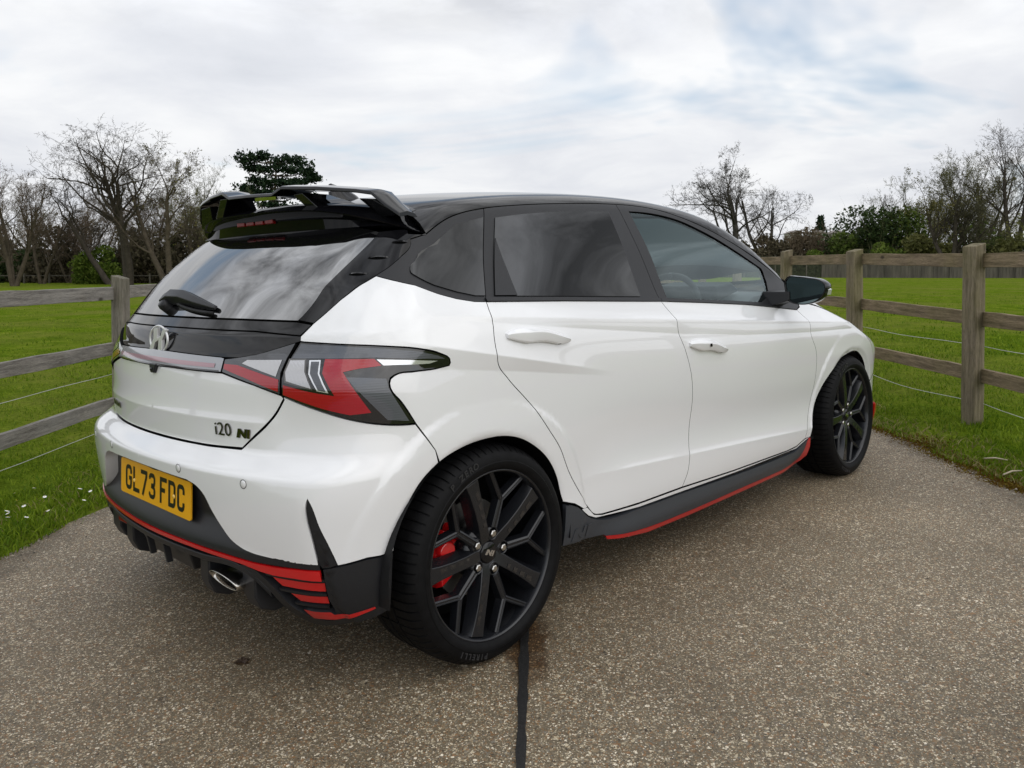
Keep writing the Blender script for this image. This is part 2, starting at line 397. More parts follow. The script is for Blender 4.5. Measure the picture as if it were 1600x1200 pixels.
def math_n(m, op, a, b_=None, clamp=False):
    x = nn(m, 'ShaderNodeMath'); x.operation = op; x.use_clamp = clamp
    for i, v in enumerate((a, b_)):
        if v is None: continue
        if isinstance(v, (int, float)): x.inputs[i].default_value = v
        else: m.node_tree.links.new(v, x.inputs[i])
    return x.outputs[0]
O_ = c.outputs['Object']
big = noise_n(m, .35, 5, O_, .6); mid = noise_n(m, 2.6, 6, O_, .65); fine = noise_n(m, 26, 5, O_, .7)
col = ramp_n(m, mid, [(.30, (.060, .110, .007)), (.46, (.102, .165, .010)), (.60, (.150, .208, .018)), (.76, (.225, .225, .052))])
col = mix_n(m, ramp_n(m, big, [(.42, (0, 0, 0)), (.66, (.8, .8, .8))]), col, (.170, .185, .038))
col = mix_n(m, 1.0, col, ramp_n(m, fine, [(.28, (.50, .50, .46)), (.58, (1.02, 1.02, 1.0)), (.8, (1.3, 1.28, 1.15))]), 'MULTIPLY')
t.links.new(col, b.inputs['Base Color'])
bp = nn(m, 'ShaderNodeBump'); bp.inputs['Strength'].default_value = .9; bp.inputs['Distance'].default_value = .04
t.links.new(math_n(m, 'ADD', fine, math_n(m, 'MULTIPLY', noise_n(m, 7, 5, O_, .6), 2.)), bp.inputs['Height']); t.links.new(bp.outputs[0], b.inputs['Normal'])

# exposed aggregate driveway material
m = bsdf('aggregate', (.12, .10, .08), .62); t = m.node_tree; b = t.nodes['Principled BSDF']; b.inputs['Specular IOR Level'].default_value = .35
c = nn(m, 'ShaderNodeTexCoord'); O_ = c.outputs['Object']
wv = nn(m, 'ShaderNodeVectorMath'); wv.operation = 'ADD'; t.links.new(O_, wv.inputs[0])
nz = nn(m, 'ShaderNodeTexNoise'); nz.inputs['Scale'].default_value = 60; nz.inputs['Detail'].default_value = 2; t.links.new(O_, nz.inputs['Vector'])
sc_ = nn(m, 'ShaderNodeVectorMath'); sc_.operation = 'SCALE'; sc_.inputs['Scale'].default_value = .010; t.links.new(nz.outputs['Color'], sc_.inputs[0]); t.links.new(sc_.outputs[0], wv.inputs[1])
def voro(scale, feat='F1'):
    v = nn(m, 'ShaderNodeTexVoronoi'); v.inputs['Scale'].default_value = scale; v.feature = feat; v.inputs['Randomness'].default_value = 1.; t.links.new(wv.outputs[0], v.inputs['Vector']); return v
mort = ramp_n(m, noise_n(m, 220, 4, O_, .7), [(.3, (.085, .072, .052)), (.7, (.165, .142, .104))])
colr = mort; hsum = None
for sc, thr, keep in ((52, .36, .72), (88, .44, .40), (150, .50, .15), (260, .55, .10)):
    v = voro(sc); sp = nn(m, 'ShaderNodeSeparateColor'); t.links.new(v.outputs['Color'], sp.inputs[0])
    stone = ramp_n(m, sp.outputs[0], [(.0, (.045, .040, .034)), (.14, (.10, .080, .056)), (.30, (.22, .120, .055)), (.42, (.22, .175, .115)), (.56, (.14, .14, .135)), (.72, (.29, .25, .18)), (.88, (.46, .42, .33)), (1., (.75, .72, .65))])
    size = math_n(m, 'MULTIPLY', math_n(m, 'ADD', sp.outputs[1], .25), thr)
    msk = math_n(m, 'MULTIPLY', math_n(m, 'GREATER_THAN', math_n(m, 'SUBTRACT', size, v.outputs['Distance']), 0.), math_n(m, 'GREATER_THAN', sp.outputs[2], keep))
    colr = mix_n(m, msk, colr, stone)
    h = math_n(m, 'MULTIPLY', msk, 14./sc)
    hsum = h if hsum is None else math_n(m, 'MAXIMUM', hsum, h)
patch = noise_n(m, .9, 6, O_, .65)
colr = mix_n(m, 1., colr, ramp_n(m, patch, [(.28, (.72, .66, .57)), (.5, (1.04, .97, .86)), (.72, (1.36, 1.27, 1.13))]), 'MULTIPLY')
# damp rusty stain beside the joint, dirt along both verges
sx = nn(m, 'ShaderNodeSeparateXYZ'); t.links.new(O_, sx.inputs[0])
def blob(cx, cy, rx, ry):
    a = math_n(m, 'DIVIDE', math_n(m, 'SUBTRACT', sx.outputs[0], cx), rx); b2 = math_n(m, 'DIVIDE', math_n(m, 'SUBTRACT', sx.outputs[1], cy), ry)
    d = math_n(m, 'ADD', math_n(m, 'MULTIPLY', a, a), math_n(m, 'MULTIPLY', b2, b2))
    return math_n(m, 'SUBTRACT', 1., math_n(m, 'ADD', d, math_n(m, 'MULTIPLY', math_n(m, 'SUBTRACT', noise_n(m, 14, 4, O_, .6), .5), 2.2)), True)
stain = math_n(m, 'MULTIPLY', math_n(m, 'MAXIMUM', blob(.045, 2.42, .075, .30), blob(-.79, 2.34, .03, .025)), 1.4, True)
colr = mix_n(m, stain, colr, mix_n(m, 1., colr, (.38, .27, .17), 'MULTIPLY'))
ed = math_n(m, 'SUBTRACT', math_n(m, 'ABSOLUTE', math_n(m, 'SUBTRACT', sx.outputs[0], .16)), 2.26)
ed = math_n(m, 'ADD', math_n(m, 'MULTIPLY', ed, 3.6), math_n(m, 'ADD', .80, math_n(m, 'MULTIPLY', math_n(m, 'SUBTRACT', noise_n(m, 5, 5, O_, .65), .5), 2.2)), True)
ed = math_n(m, 'ADD', ed, 0., True)
colr = mix_n(m, math_n(m, 'MULTIPLY', ed, .8), colr, mix_n(m, 1., colr, (.36, .34, .30), 'MULTIPLY'))
t.links.new(colr, b.inputs['Base Color'])
bp = nn(m, 'ShaderNodeBump'); bp.inputs['Strength'].default_value = .75; bp.inputs['Distance'].default_value = .004
t.links.new(math_n(m, 'ADD', hsum, math_n(m, 'MULTIPLY', noise_n(m, 350, 3, O_, .6), .12)), bp.inputs['Height']); t.links.new(bp.outputs[0], b.inputs['Normal'])

add_noise(bsdf('bitumen', (.010, .0095, .009), .5), 90, .6, 4, .5, 300, bdist=.003)

# terrain: graded grid out to the horizon
def graded(a, n, far): return a+np.geomspace(.2, far-a, n)
gx = np.concatenate([-graded(6, 26, 900)[::-1], np.arange(-6, 6.01, .12), graded(6, 26, 900)])
gy = np.concatenate([-graded(4, 14, 500)[::-1], np.arange(-4, 15.01, .12), graded(15, 34, 1500)])
sheet('grass_field', gx, gy, lambda X, Y: gz_rough(X, Y)-.012*(1-ss(2.0, 2.6, np.abs(X-.16)))-.004, 'grass_ground')
sheet('driveway', np.linspace(-2.1, 2.42, 46), np.arange(-14, 40, .10), lambda X, Y: gz(X, Y)+.006-.010*ss(2.10, 2.28, np.abs(X-.16)), 'aggregate', (left_edge, right_edge))
# bitumen expansion joint: slightly irregular strip
ys = np.arange(-8, 30, .05); v = []; f = []
for i, y in enumerate(ys):
    cx = .020+.030*(y-1.82); wd = .0125+.0016*math.sin(y*9)+.0018*math.sin(y*31)
    for s_ in (-1, 1): v.append((cx+s_*wd+.001*math.sin(y*57+s_), y, float(gz(cx, y))+.0105))
    if i: a = 2*i; f.append((a-2, a-1, a+1, a))
me = bpy.data.meshes.new('expansion_joint'); me.from_pydata(v, [], f); tag(link('expansion_joint', me, 'bitumen'), kind='structure')
# ---- grass blades ----------------------------------------------------------
def leafmat(name, c1, c2, rough=.6, tr=.25, nscale=.8):
    m = bpy.data.materials.new(name); m.use_nodes = True; t = m.node_tree; b = t.nodes['Principled BSDF']; b.inputs['Roughness'].default_value = rough; b.inputs['Specular IOR Level'].default_value = .08
    g = nn(m, 'ShaderNodeNewGeometry'); MAT[name] = m
    oc = nn(m, 'ShaderNodeTexCoord').outputs['Object']
    r = ramp_n(m, math_n(m, 'ADD', math_n(m, 'MULTIPLY', g.outputs['Random Per Island'], .6), math_n(m, 'MULTIPLY', noise_n(m, nscale, 3, oc), .4)), [(.25, c1), (.75, c2)])
    t.links.new(r, b.inputs['Base Color'])
    tl = nn(m, 'ShaderNodeBsdfTranslucent'); t.links.new(r, tl.inputs[0]); mxs = nn(m, 'ShaderNodeMixShader'); mxs.inputs[0].default_value = tr
    t.links.new(b.outputs[0], mxs.inputs[1]); t.links.new(tl.outputs[0], mxs.inputs[2]); t.links.new(mxs.outputs[0], t.nodes['Material Output'].inputs[0])
leafmat('grass_blade', (.068, .132, .006), (.190, .262, .018), nscale=1.6)
leafmat('dry_blade', (.16, .14, .05), (.30, .25, .11))
def blades(name, pts, hmin, hmax, wid, mat, lean=.5):
    n = len(pts); x, y = pts[:, 0], pts[:, 1]; z = gz_rough(x, y)-.004
    h = hmin+(hmax-hmin)*RS.rand(n)**1.6; a = RS.rand(n)*2*np.pi; la = RS.rand(n)*2*np.pi; ln = lean*h*RS.rand(n)
    wv_ = wid*(.6+.8*RS.rand(n)); dx, dy = np.cos(a)*wv_, np.sin(a)*wv_; lx, ly = np.cos(la)*ln, np.sin(la)*ln
    V = np.stack([np.stack([x-dx, y-dy, z], 1), np.stack([x+dx, y+dy, z], 1), np.stack([x+dx*.7+lx*.4, y+dy*.7+ly*.4, z+h*.6], 1), np.stack([x-dx*.7+lx*.4, y-dy*.7+ly*.4, z+h*.6], 1), np.stack([x+lx*1.3, y+ly*1.3, z+h], 1)], 1).reshape(-1, 3)
    b0 = np.arange(n)*5
    Q = np.stack([b0, b0+1, b0+2, b0+3], 1); T3 = np.stack([b0+3, b0+2, b0+4], 1)
    me = bpy.data.meshes.new(name); me.vertices.add(len(V)); me.vertices.foreach_set('co', V.ravel())
    me.loops.add(n*7); me.polygons.add(n*2)
    lo = np.concatenate([Q, T3], 1).ravel(); me.loops.foreach_set('vertex_index', lo.astype(np.int32))
    st = np.stack([np.arange(n)*7, np.arange(n)*7+4], 1).ravel(); tot = np.tile([4, 3], n)
    me.polygons.foreach_set('loop_start', st.astype(np.int32)); me.polygons.foreach_set('loop_total', tot.astype(np.int32)); me.update(calc_edges=True); me.validate()
    return link(name, me, mat)
def scatter(n, xf, y0, y1, dens=1.5):
    y = y0+(y1-y0)*RS.rand(n)**dens; x = xf(y, RS.rand(n)); return np.stack([x, y], 1)
def clump(p, k=2.2):
    """keep more blades inside noise clumps so the sward is uneven"""
    q = .5+.25*np.sin(p[:, 0]*7.1+2*np.sin(p[:, 1]*3.3))+.25*np.sin(p[:, 1]*6.3+2*np.sin(p[:, 0]*4.1))
    return p[RS.rand(len(p)) < np.clip(q*k, .15, 1)]
P1 = clump(scatter(76000, lambda y, u: right_edge(y)-.02+(.9+y*.50)*u**1.15, 2.2, 12.5, 1.35))
P2 = clump(scatter(62000, lambda y, u: left_edge(y)+.03-(.9+y*.50)*u**1.15, 1.9, 12.5, 1.35))
tag(blades('grass_blades_right', P1, .010, .034, .0032, 'grass_blade', 1.0), kind='stuff')
tag(blades('grass_blades_left', P2, .010, .034, .0032, 'grass_blade', 1.0), kind='stuff')
P3 = clump(scatter(26000, lambda y, u: np.where(RS.rand(len(u)) < .5, right_edge(y)+.3+y*.9*u, left_edge(y)-.3-y*.9*u), 9, 30, 1.3), 1.5)
tag(blades('grass_tufts_far', P3, .02, .06, .009, 'grass_blade', 1.0), kind='stuff')
# thicker tufts at the left verge and round the posts
tp = []
for k in range(300):
    y = 2.2+rnd.random()*5.5; x = float(left_edge(y))-.05-rnd.random()**1.5*.7
    tp.append(np.stack([x+.05*RS.randn(26), y+.05*RS.randn(26)], 1))
for k in range(150):
    y = 3.0+rnd.random()*5.5; x = float(right_edge(y))+.12+rnd.random()*1.0
    tp.append(np.stack([x+.045*RS.randn(18), y+.045*RS.randn(18)], 1))
for (px_, py_) in ((3.0, 5.24), (2.92, 6.88), (-2.83, 5.84)):
    tp.append(np.stack([px_+.10*RS.randn(200), py_-.06+.10*RS.randn(200)], 1))
tag(blades('grass_tufts', np.concatenate(tp), .02, .062, .0032, 'grass_blade', 1.1), kind='stuff')
P4 = scatter(5200, lambda y, u: np.where(RS.rand(len(u)) < .65, right_edge(y)+.02+.35*u**2, left_edge(y)-.02-.5*u), 2., 9, 1.2)
tag(blades('dry_grass', P4, .012, .045, .003, 'dry_blade', 2.2), kind='stuff')
leafmat('moss_blade', (.10, .045, .008), (.16, .12, .015), nscale=3.)
yy_ = 2.+9*RS.rand(34000)**1.3; bw_ = .05+.05*np.sin(yy_*3.1)+.04*np.sin(yy_*7.7+1)
P5 = np.stack([right_edge(yy_)-.035+(.06+bw_.clip(0))*RS.randn(34000)*.55, yy_], 1); tag(blades('moss_fringe', P5, .003, .014, .0055, 'moss_blade', 1.5), kind='stuff')
# daisies
bsdf('daisy_white', (.82, .82, .80), .6); bsdf('daisy_yellow', (.8, .55, .05), .6)
mb = MB()
for k in range(64):
    if k < 46: y = 3.15+rnd.random()*1.35; x = float(left_edge(y))-.12-rnd.random()*.85
    else: y = 3+rnd.random()*5; x = float(left_edge(y))-.2-rnd.random()*3 if k % 2 else float(right_edge(y))+.2+rnd.random()*2.5
    z = float(gz_rough(x, y))+.030+.015*rnd.random(); r = .009+.004*rnd.random(); tx, ty = rnd.uniform(-.4, .4), rnd.uniform(-.4, .4)
    ring = []
    for q in range(16):
        rr = r if q % 2 else r*.72; a = q*math.pi/8; ring.append((x+rr*math.cos(a), y+rr*math.sin(a), z+rr*(tx*math.cos(a)+ty*math.sin(a))))
    mb.add(ring+[(x, y, z+.001)], [(i, (i+1) % 16, 16) for i in range(16)], 0)
    mb.add([(x+r*.3*math.cos(a), y+r*.3*math.sin(a), z+.003) for a in (0, 1.57, 3.14, 4.71)], [(0, 1, 2, 3)], 1)
    
tag(mb.build('daisies', ['daisy_white', 'daisy_yellow']), kind='stuff')
# loose grit and crumbs of leaf on the concrete, thicker along the edges
bsdf('grit', (.30, .27, .22), .8); bsdf('grit_dark', (.05, .038, .026), .85)
mb = MB()
for k in range(900):
    y = 1.8+8*rnd.random()**1.4; u = rnd.random(); x = (float(left_edge(y))+.03+abs(rnd.gauss(0, .16))) if u < .4 else (float(right_edge(y))-.03-abs(rnd.gauss(0, .16))) if u < .8 else rnd.uniform(-2, 2.3)
    r = rnd.uniform(.0025, .0075); z = float(gz(x, y))+.006; a = rnd.uniform(0, 6.28); q = rnd.uniform(.5, .9); dk = rnd.random() < .45
    p4 = [(x+r*math.cos(a+i*1.257)*(1 if i % 2 else q), y+r*math.sin(a+i*1.257), z) for i in range(5)]
    mb.add(p4+[(x+r*.15, y, z+r*(.35 if dk else .8))], [(i, (i+1) % 5, 5) for i in range(5)], 1 if dk else 0)
tag(mb.build('loose_grit', ['grit', 'grit_dark']), kind='stuff')
# a dead leaf on the concrete and two pale twigs on the verge
bsdf('dead_leaf', (.05, .03, .018), .7); bsdf('pale_twig', (.42, .36, .26), .8)
mb = MB(); cx, cy = -.79, 2.335; zz = float(gz(cx, cy))+.008
for k in range(7):
    a = k*.9; r = .012+.008*((k*37) % 5)/5
    mb.add([(cx, cy, zz+.002), (cx+r*math.cos(a-.35), cy+r*math.sin(a-.35), zz+.005), (cx+1.5*r*math.cos(a), cy+1.5*r*math.sin(a), zz+.003), (cx+r*math.cos(a+.35), cy+r*math.sin(a+.35), zz+.006)], [(0, 1, 2, 3)])
tag(mb.build('dead_leaf', 'dead_leaf'), 'small crumpled brown leaf lying on the concrete behind the exhaust', 'leaf')
for (x, y, a, l, lab) in ((2.50, 4.02, .5, .16, 'pale dry twig lying on the right verge nearer the camera'), (2.57, 4.28, -.35, .11, 'short pale dry twig lying on the right verge farther from the camera')):
    mb = MB(); z = float(gz_rough(x, y))+.03
    mb.tube([(x-l/2*math.cos(a), y-l/2*math.sin(a), z), (x, y+.006, z+.006), (x+l/2*math.cos(a), y+l/2*math.sin(a), z)], [.004, .0045, .003], 6)
    tag(mb.build('twig', 'pale_twig', smooth=True), lab, 'twig')

# ---- fences ------------------------------------------------------------------
def woodmat(name, base, green, dark, stretch, gamt):
    m = bsdf(name, base, .85); t = m.node_tree; b = t.nodes['Principled BSDF']; b.inputs['Specular IOR Level'].default_value = .2
    c = nn(m, 'ShaderNodeTexCoord').outputs['Object']; oi = nn(m, 'ShaderNodeObjectInfo')
    ad = nn(m, 'ShaderNodeVectorMath'); ad.operation = 'ADD'; t.links.new(c, ad.inputs[0]); t.links.new(math_n(m, 'MULTIPLY', oi.outputs['Random'], 30.), ad.inputs[1]); c = ad.outputs[0]
    gr = noise_n(m, 9, 7, c, .7, stretch); fn_ = noise_n(m, 60, 5, c, .75, stretch); pat = noise_n(m, 2.3, 5, c, .65)
    col = ramp_n(m, gr, [(.25, dark), (.48, base), (.62, tuple(min(1, x*1.45) for x in base)), (.8, tuple(x*.8 for x in base))])
    col = mix_n(m, 1., col, ramp_n(m, fn_, [(.30, (.35, .34, .33)), (.46, (.95, .95, .95)), (.7, (1.25, 1.24, 1.22))]), 'MULTIPLY')
    col = mix_n(m, ramp_n(m, pat, [(.42, (0, 0, 0)), (.68, (gamt, gamt, gamt))]), col, green)
    kn = nn(m, 'ShaderNodeTexVoronoi'); kn.inputs['Scale'].default_value = 3.1
    mp = nn(m, 'ShaderNodeMapping'); mp.inputs['Scale'].default_value = tuple(1 if s < 1 else 2.2 for s in stretch); t.links.new(c, mp.inputs[0]); t.links.new(mp.outputs[0], kn.inputs['Vector'])
    col = mix_n(m, ramp_n(m, kn.outputs['Distance'], [(.05, (.8, .8, .8)), (.13, (0, 0, 0))]), col, (.02, .015, .010))
    t.links.new(col, b.inputs['Base Color'])
    bp = nn(m, 'ShaderNodeBump'); bp.inputs['Strength'].default_value = .9; bp.inputs['Distance'].default_value = .006
    t.links.new(math_n(m, 'ADD', gr, math_n(m, 'MULTIPLY', fn_, .7)), bp.inputs['Height']); t.links.new(bp.outputs[0], b.inputs['Normal'])
woodmat('post_right', (.175, .145, .105), (.135, .135, .030), (.055, .043, .028), (5., 5., .35), .42)
woodmat('rail_right', (.20, .155, .10), (.11, .105, .028), (.05, .038, .024), (5., .35, 5.), .4)
woodmat('post_left', (.17, .155, .13), (.105, .10, .055), (.06, .052, .042), (5., 5., .35), .35)
woodmat('rail_left', (.20, .185, .165), (.30, .29, .27), (.06, .052, .045), (5., .35, 5.), .55)
bsdf('wire', (.50, .50, .47), .5, .3)
bsdf('nail', (.12, .08, .06), .6, .6)
def post_mesh(name, x, y, top, bottom, wd, rot, mat, parent, cut=.02, leanx=0., leany=0.):
    bm = bmesh.new(); seg = 7; prev = None; R = Matrix.Rotation(rot, 3, 'Z')
    for i in range(seg+1):
        z = bottom+(top-bottom)*i/seg; q = wd/2*(1+.02*math.sin(i*2.7+x*9)); ring = []
        for (sx_, sy_) in ((-1, -1), (1, -1), (1, 1), (-1, 1)):
            p = R @ Vector((sx_*q, sy_*q, 0)); zz = z+(cut*sx_ if i == seg else 0)
            ring.append(bm.verts.new((x+p.x+leanx*(z-bottom), y+p.y+leany*(z-bottom), zz)))
        if prev:
            for k in range(4): bm.faces.new((prev[k], prev[(k+1) % 4], ring[(k+1) % 4], ring[k]))
        else: bm.faces.new(ring[::-1])
        prev = ring
    bm.faces.new(prev)
    me = bpy.data.meshes.new(name); bm.to_mesh(me); bm.free(); o = link(name, me, mat, parent)
    md = o.modifiers.new('b', 'BEVEL'); md.width = .006; md.segments = 2; md.limit_method = 'ANGLE'
    return o
def rail_mesh(name, a, b_, hgt, thk, mat, parent, seed):
    """board between two points, edges a little wavy, ends square"""
    a = Vector(a); b_ = Vector(b_); d = (b_-a); n = 9; s_ = Vector((d.y, -d.x, 0)).normalized(); v = []; r = random.Random(seed)
    for i in range(n+1):
        t_ = i/n; c_ = a+d*t_; w1 = hgt/2+r.uniform(-.003, .003); w2 = hgt/2+r.uniform(-.003, .003); bow = .006*math.sin(t_*3.1+seed)
        for sg, zz in ((-1, -w1), (1, -w1), (1, w2), (-1, w2)): v.append(c_+s_*(sg*thk/2+bow)+Vector((0, 0, zz)))
    f = [(4*i+k, 4*i+(k+1) % 4, 4*i+4+(k+1) % 4, 4*i+4+k) for i in range(n) for k in range(4)]+[(0, 1, 2, 3), (4*n+3, 4*n+2, 4*n+1, 4*n)]
    mb = MB(); mb.add(v, f); return mb.build(name, mat, parent, bevel=.003)
def fence(lab, posts, rails, wires, pm, rm, side, wd, seed, railside):
    """posts: list of (x,y,topz); rails: z of rail centres relative to the eye at each post"""
    fe = empty('post_and_rail_fence', (posts[1][0], posts[1][1], float(gz(posts[1][0], posts[1][1])))); tag(fe, lab, 'fence')
    inv = Vector(fe.location)
    def loc(o): o.location = -inv; return o
    for i, (x, y, tz, rot) in enumerate(posts):
        o = loc(post_mesh('post', x, y, tz, float(gz(x, y))-.15, wd, rot, pm, fe, .012*side, rnd.uniform(-.012, .012), rnd.uniform(-.01, .01)))
    for i in range(len(posts)-1):
        (x0, y0), (x1, y1) = posts[i][:2], posts[i+1][:2]
        for k, zr in enumerate(rails):
            z0 = EYE+zr+.010*math.sin(i*2.3+k); z1 = EYE+zr+.010*math.sin((i+1)*2.3+k)
            xo = railside*(wd/2-.005)
            d = Vector((x1-x0, y1-y0, 0)).normalized()*(.002)
            loc(rail_mesh('rail', (x0+xo+d.x, y0+d.y, z0), (x1+xo-d.x, y1-d.y, z1), .090, .036, rm, fe, seed+i*7+k))
    for (zr, sag) in wires:
        mb = MB(); pts = []
        for i in range(len(posts)-1):
            for q in range(8):
                t_ = q/8; pts.append((posts[i][0]+(posts[i+1][0]-posts[i][0])*t_+railside*(wd/2+.004), posts[i][1]+(posts[i+1][1]-posts[i][1])*t_, EYE+zr-sag*math.sin(t_*math.pi)+.004*math.sin(i*3.+q)))
        mb.tube(pts, .0021, 4); loc(mb.build('wire', 'wire', fe, smooth=True))
    return fe
R45 = math.radians(20)
rp = [(3.06+.0, 1.95, 1.27, .05), (3.03, 3.60, 1.28, .02), (3.00, 5.26, 1.272, .42), (2.905, 6.86, 1.262, .36), (2.90, 8.62, 1.285, .06), (2.88, 10.4, 1.27, .0), (2.86, 12.2, 1.27, .05), (2.85, 14.0, 1.26, 0.), (2.85, 15.8, 1.27, .03), (2.85, 17.6, 1.27, 0)]
fence('mossy brown post and rail fence with wires along the right verge', rp, (.030, -.352, -.730), ((-.535, .01), (-.905, .03)), 'post_right', 'rail_right', 1, .096, 3, 1)
lp = [(-2.96, 2.5, .99, .05), (-2.90, 4.18, 1.0, .03), (-2.83, 5.86, 1.055, -.12), (-2.80, 7.5, 1.04, .05), (-2.78, 9.2, 1.02, 0), (-2.78, 10.9, 1.0, 0), (-2.78, 12.6, 1.0, .05), (-2.78, 14.3, 1.0, 0)]
fence('weathered grey post and rail fence with wires along the left verge', lp, (-.205, -.607, -1.012), ((-.795, .005), (-1.17, .02)), 'post_left', 'rail_left', -1, .092, 50, -1)

# far board fence behind the right field: panels (each a part) and posts
bsdf('panel_wood', (.082, .074, .058), .9); add_noise(MAT['panel_wood'], 3., .35, 5, .5, 30, stretch=(1, 1, .2), bdist=.02)
bsdf('panel_ivy', (.030, .035, .018), .95); add_noise(MAT['panel_ivy'], 5., .6, 5, 1., 12, bdist=.08)
def far_panel_fence():
    fe = empty('board_fence', (26, 64, 0)); tag(fe, 'tall far board fence closing off the field on the right', 'fence'); n = 44
    A_ = Vector((8, 68, 0)); B_ = Vector((62, 62, 0)); d = (B_-A_)/n; th = math.atan2(d.y, d.x)
    mbp = MB()
    for i in range(n):
        c_ = A_+d*(i+.5); z = float(gz(c_.x, c_.y)); mb = MB()
        for k in range(9):
            q = A_+d*(i+.02+(k+.5)*.96/9); mb.box((q.x, q.y+.02*(k % 2), z+.86), (d.length*.96/9*1.0, .02, 1.72+.02*((i*5+k) % 3)), Matrix.Rotation(th, 3, 'Z'))
        o = mb.build('panel', 'panel_wood' if (i > 13) else 'panel_ivy', fe); o.location = -fe.location
        q = A_+d*i; mbp.box((q.x, q.y-.02, z+.90), (.09, .09, 1.80), Matrix.Rotation(th, 3, 'Z'))
    o = mbp.build('posts', 'panel_wood', fe); o.location = -fe.location; o['kind'] = 'stuff'
far_panel_fence()
# far post and wire fence behind the left field
fe = empty('paddock_fence', (-40, 84, float(gz(-40, 84)))); tag(fe, 'low far post and rail fence in front of the trees on the left', 'fence')
for i in range(30):
    x = -66+i*2.6; y = 84; z = float(gz(x, y)); mb = MB(); mb.box((x, y, z+.5), (.14, .14, 1.05)); o = mb.build('post', 'panel_wood', fe); o.location = -fe.location
    if i < 29:
        for zz in (.80,):
            mb = MB(); mb.box((x+1.3, y+.08, z+zz), (2.6, .04, .09)); o = mb.build('rail', 'panel_wood', fe); o.location = -fe.location

# ---- trees ---------------------------------------------------------------------
def barkmat(name, a, b_): 
    m = bsdf(name, a, .9); t = m.node_tree; c = nn(m, 'ShaderNodeTexCoord').outputs['Object']
    t.links.new(ramp_n(m, noise_n(m, 2.2, 5, c, .7), [(.3, a), (.7, b_)]), t.nodes['Principled BSDF'].inputs['Base Color']); t.nodes['Principled BSDF'].inputs['Specular IOR Level'].default_value = .1
barkmat('bark_dark', (.040, .034, .027), (.080, .068, .054)); barkmat('bark_brown', (.055, .045, .032), (.105, .085, .062)); barkmat('bark_green', (.042, .042, .022), (.085, .08, .045)); barkmat('bark_grey', (.040, .037, .032), (.080, .073, .064))
barkmat('twig_brown', (.095, .070, .048), (.15, .115, .085)); barkmat('twig_green', (.085, .090, .04), (.14, .14, .07)); barkmat('twig_red', (.11, .085, .055), (.16, .125, .085))
class Segs:
    def __init__(s): s.a = []; s.b = []; s.r0 = []; s.r1 = []
    def add(s, a, b_, r0, r1): s.a.append(np.atleast_2d(a)); s.b.append(np.atleast_2d(b_)); s.r0.append(np.atleast_1d(np.asarray(r0, float))); s.r1.append(np.atleast_1d(np.asarray(r1, float)))
    def mesh(s, name, sides_fn, mat, parent, loc):
        A_ = np.concatenate(s.a); B_ = np.concatenate(s.b); R0 = np.concatenate(s.r0); R1 = np.concatenate(s.r1)
        Vs = []; Fs = []; base = 0
        D = B_-A_; Ln = np.linalg.norm(D, axis=1); D = D/np.maximum(Ln, 1e-6)[:, None]
        U = np.where(np.abs(D[:, 2:3]) > .9, np.array([[1., 0, 0]]), np.array([[0, 0, 1.]])); X = np.cross(D, U); X /= np.linalg.norm(X, axis=1)[:, None]; Y = np.cross(D, X)
        SD = sides_fn(R0); tip = (R1 < .0062) & (SD == 3); SD = np.where(tip, 0, SD)
        if tip.any():                                    # finest twigs run out to a point
            sel = np.where(tip)[0]; an = 2*np.pi*np.arange(3)/3
            off = X[sel][:, None, :]*np.cos(an)[None, :, None]+Y[sel][:, None, :]*np.sin(an)[None, :, None]
            v = np.concatenate([A_[sel][:, None, :]+off*R0[sel][:, None, None], B_[sel][:, None, :]], 1).reshape(-1, 3); b0 = np.arange(len(sel))*4; Vs.append(v); base = len(v)
            TF = np.stack([np.stack([b0+i, b0+(i+1) % 3, b0+3], 1) for i in range(3)], 1).reshape(-1, 3)
        else: TF = np.zeros((0, 3), int)
        for k in (3, 6):
            sel = np.where(SD == k)[0]
            if len(sel) == 0: continue
            an = 2*np.pi*np.arange(k)/k
            off = X[sel][:, None, :]*np.cos(an)[None, :, None]+Y[sel][:, None, :]*np.sin(an)[None, :, None]
            v = np.concatenate([A_[sel][:, None, :]+off*R0[sel][:, None, None], B_[sel][:, None, :]+D[sel][:, None, :]*(R1[sel]*.3)[:, None, None]+off*R1[sel][:, None, None]], 1).reshape(-1, 3)
            b0 = base+np.arange(len(sel))*2*k
            f = np.stack([np.stack([b0+i, b0+(i+1) % k, b0+k+(i+1) % k, b0+k+i], 1) for i in range(k)], 1).reshape(-1, 4)
            Vs.append(v); Fs.append(f); base += len(v)
        V = np.concatenate(Vs)-np.array(loc); F = np.concatenate(Fs) if Fs else np.zeros((0, 4), int); LV = np.concatenate([F.ravel(), TF.ravel()]); tot = np.concatenate([np.full(len(F), 4), np.full(len(TF), 3)])
        me = bpy.data.meshes.new(name); me.vertices.add(len(V)); me.vertices.foreach_set('co', V.ravel()); me.loops.add(len(LV)); me.loops.foreach_set('vertex_index', LV.astype(np.int32))
        me.polygons.add(len(tot)); me.polygons.foreach_set('loop_start', (np.cumsum(tot)-tot).astype(np.int32)); me.polygons.foreach_set('loop_total', tot.astype(np.int32)); me.update(calc_edges=True)
        me.polygons.foreach_set('use_smooth', np.ones(len(tot), bool))
        return link(name, me, mat, parent)
def unit(v): return v/np.maximum(np.linalg.norm(v, axis=1), 1e-9)[:, None]
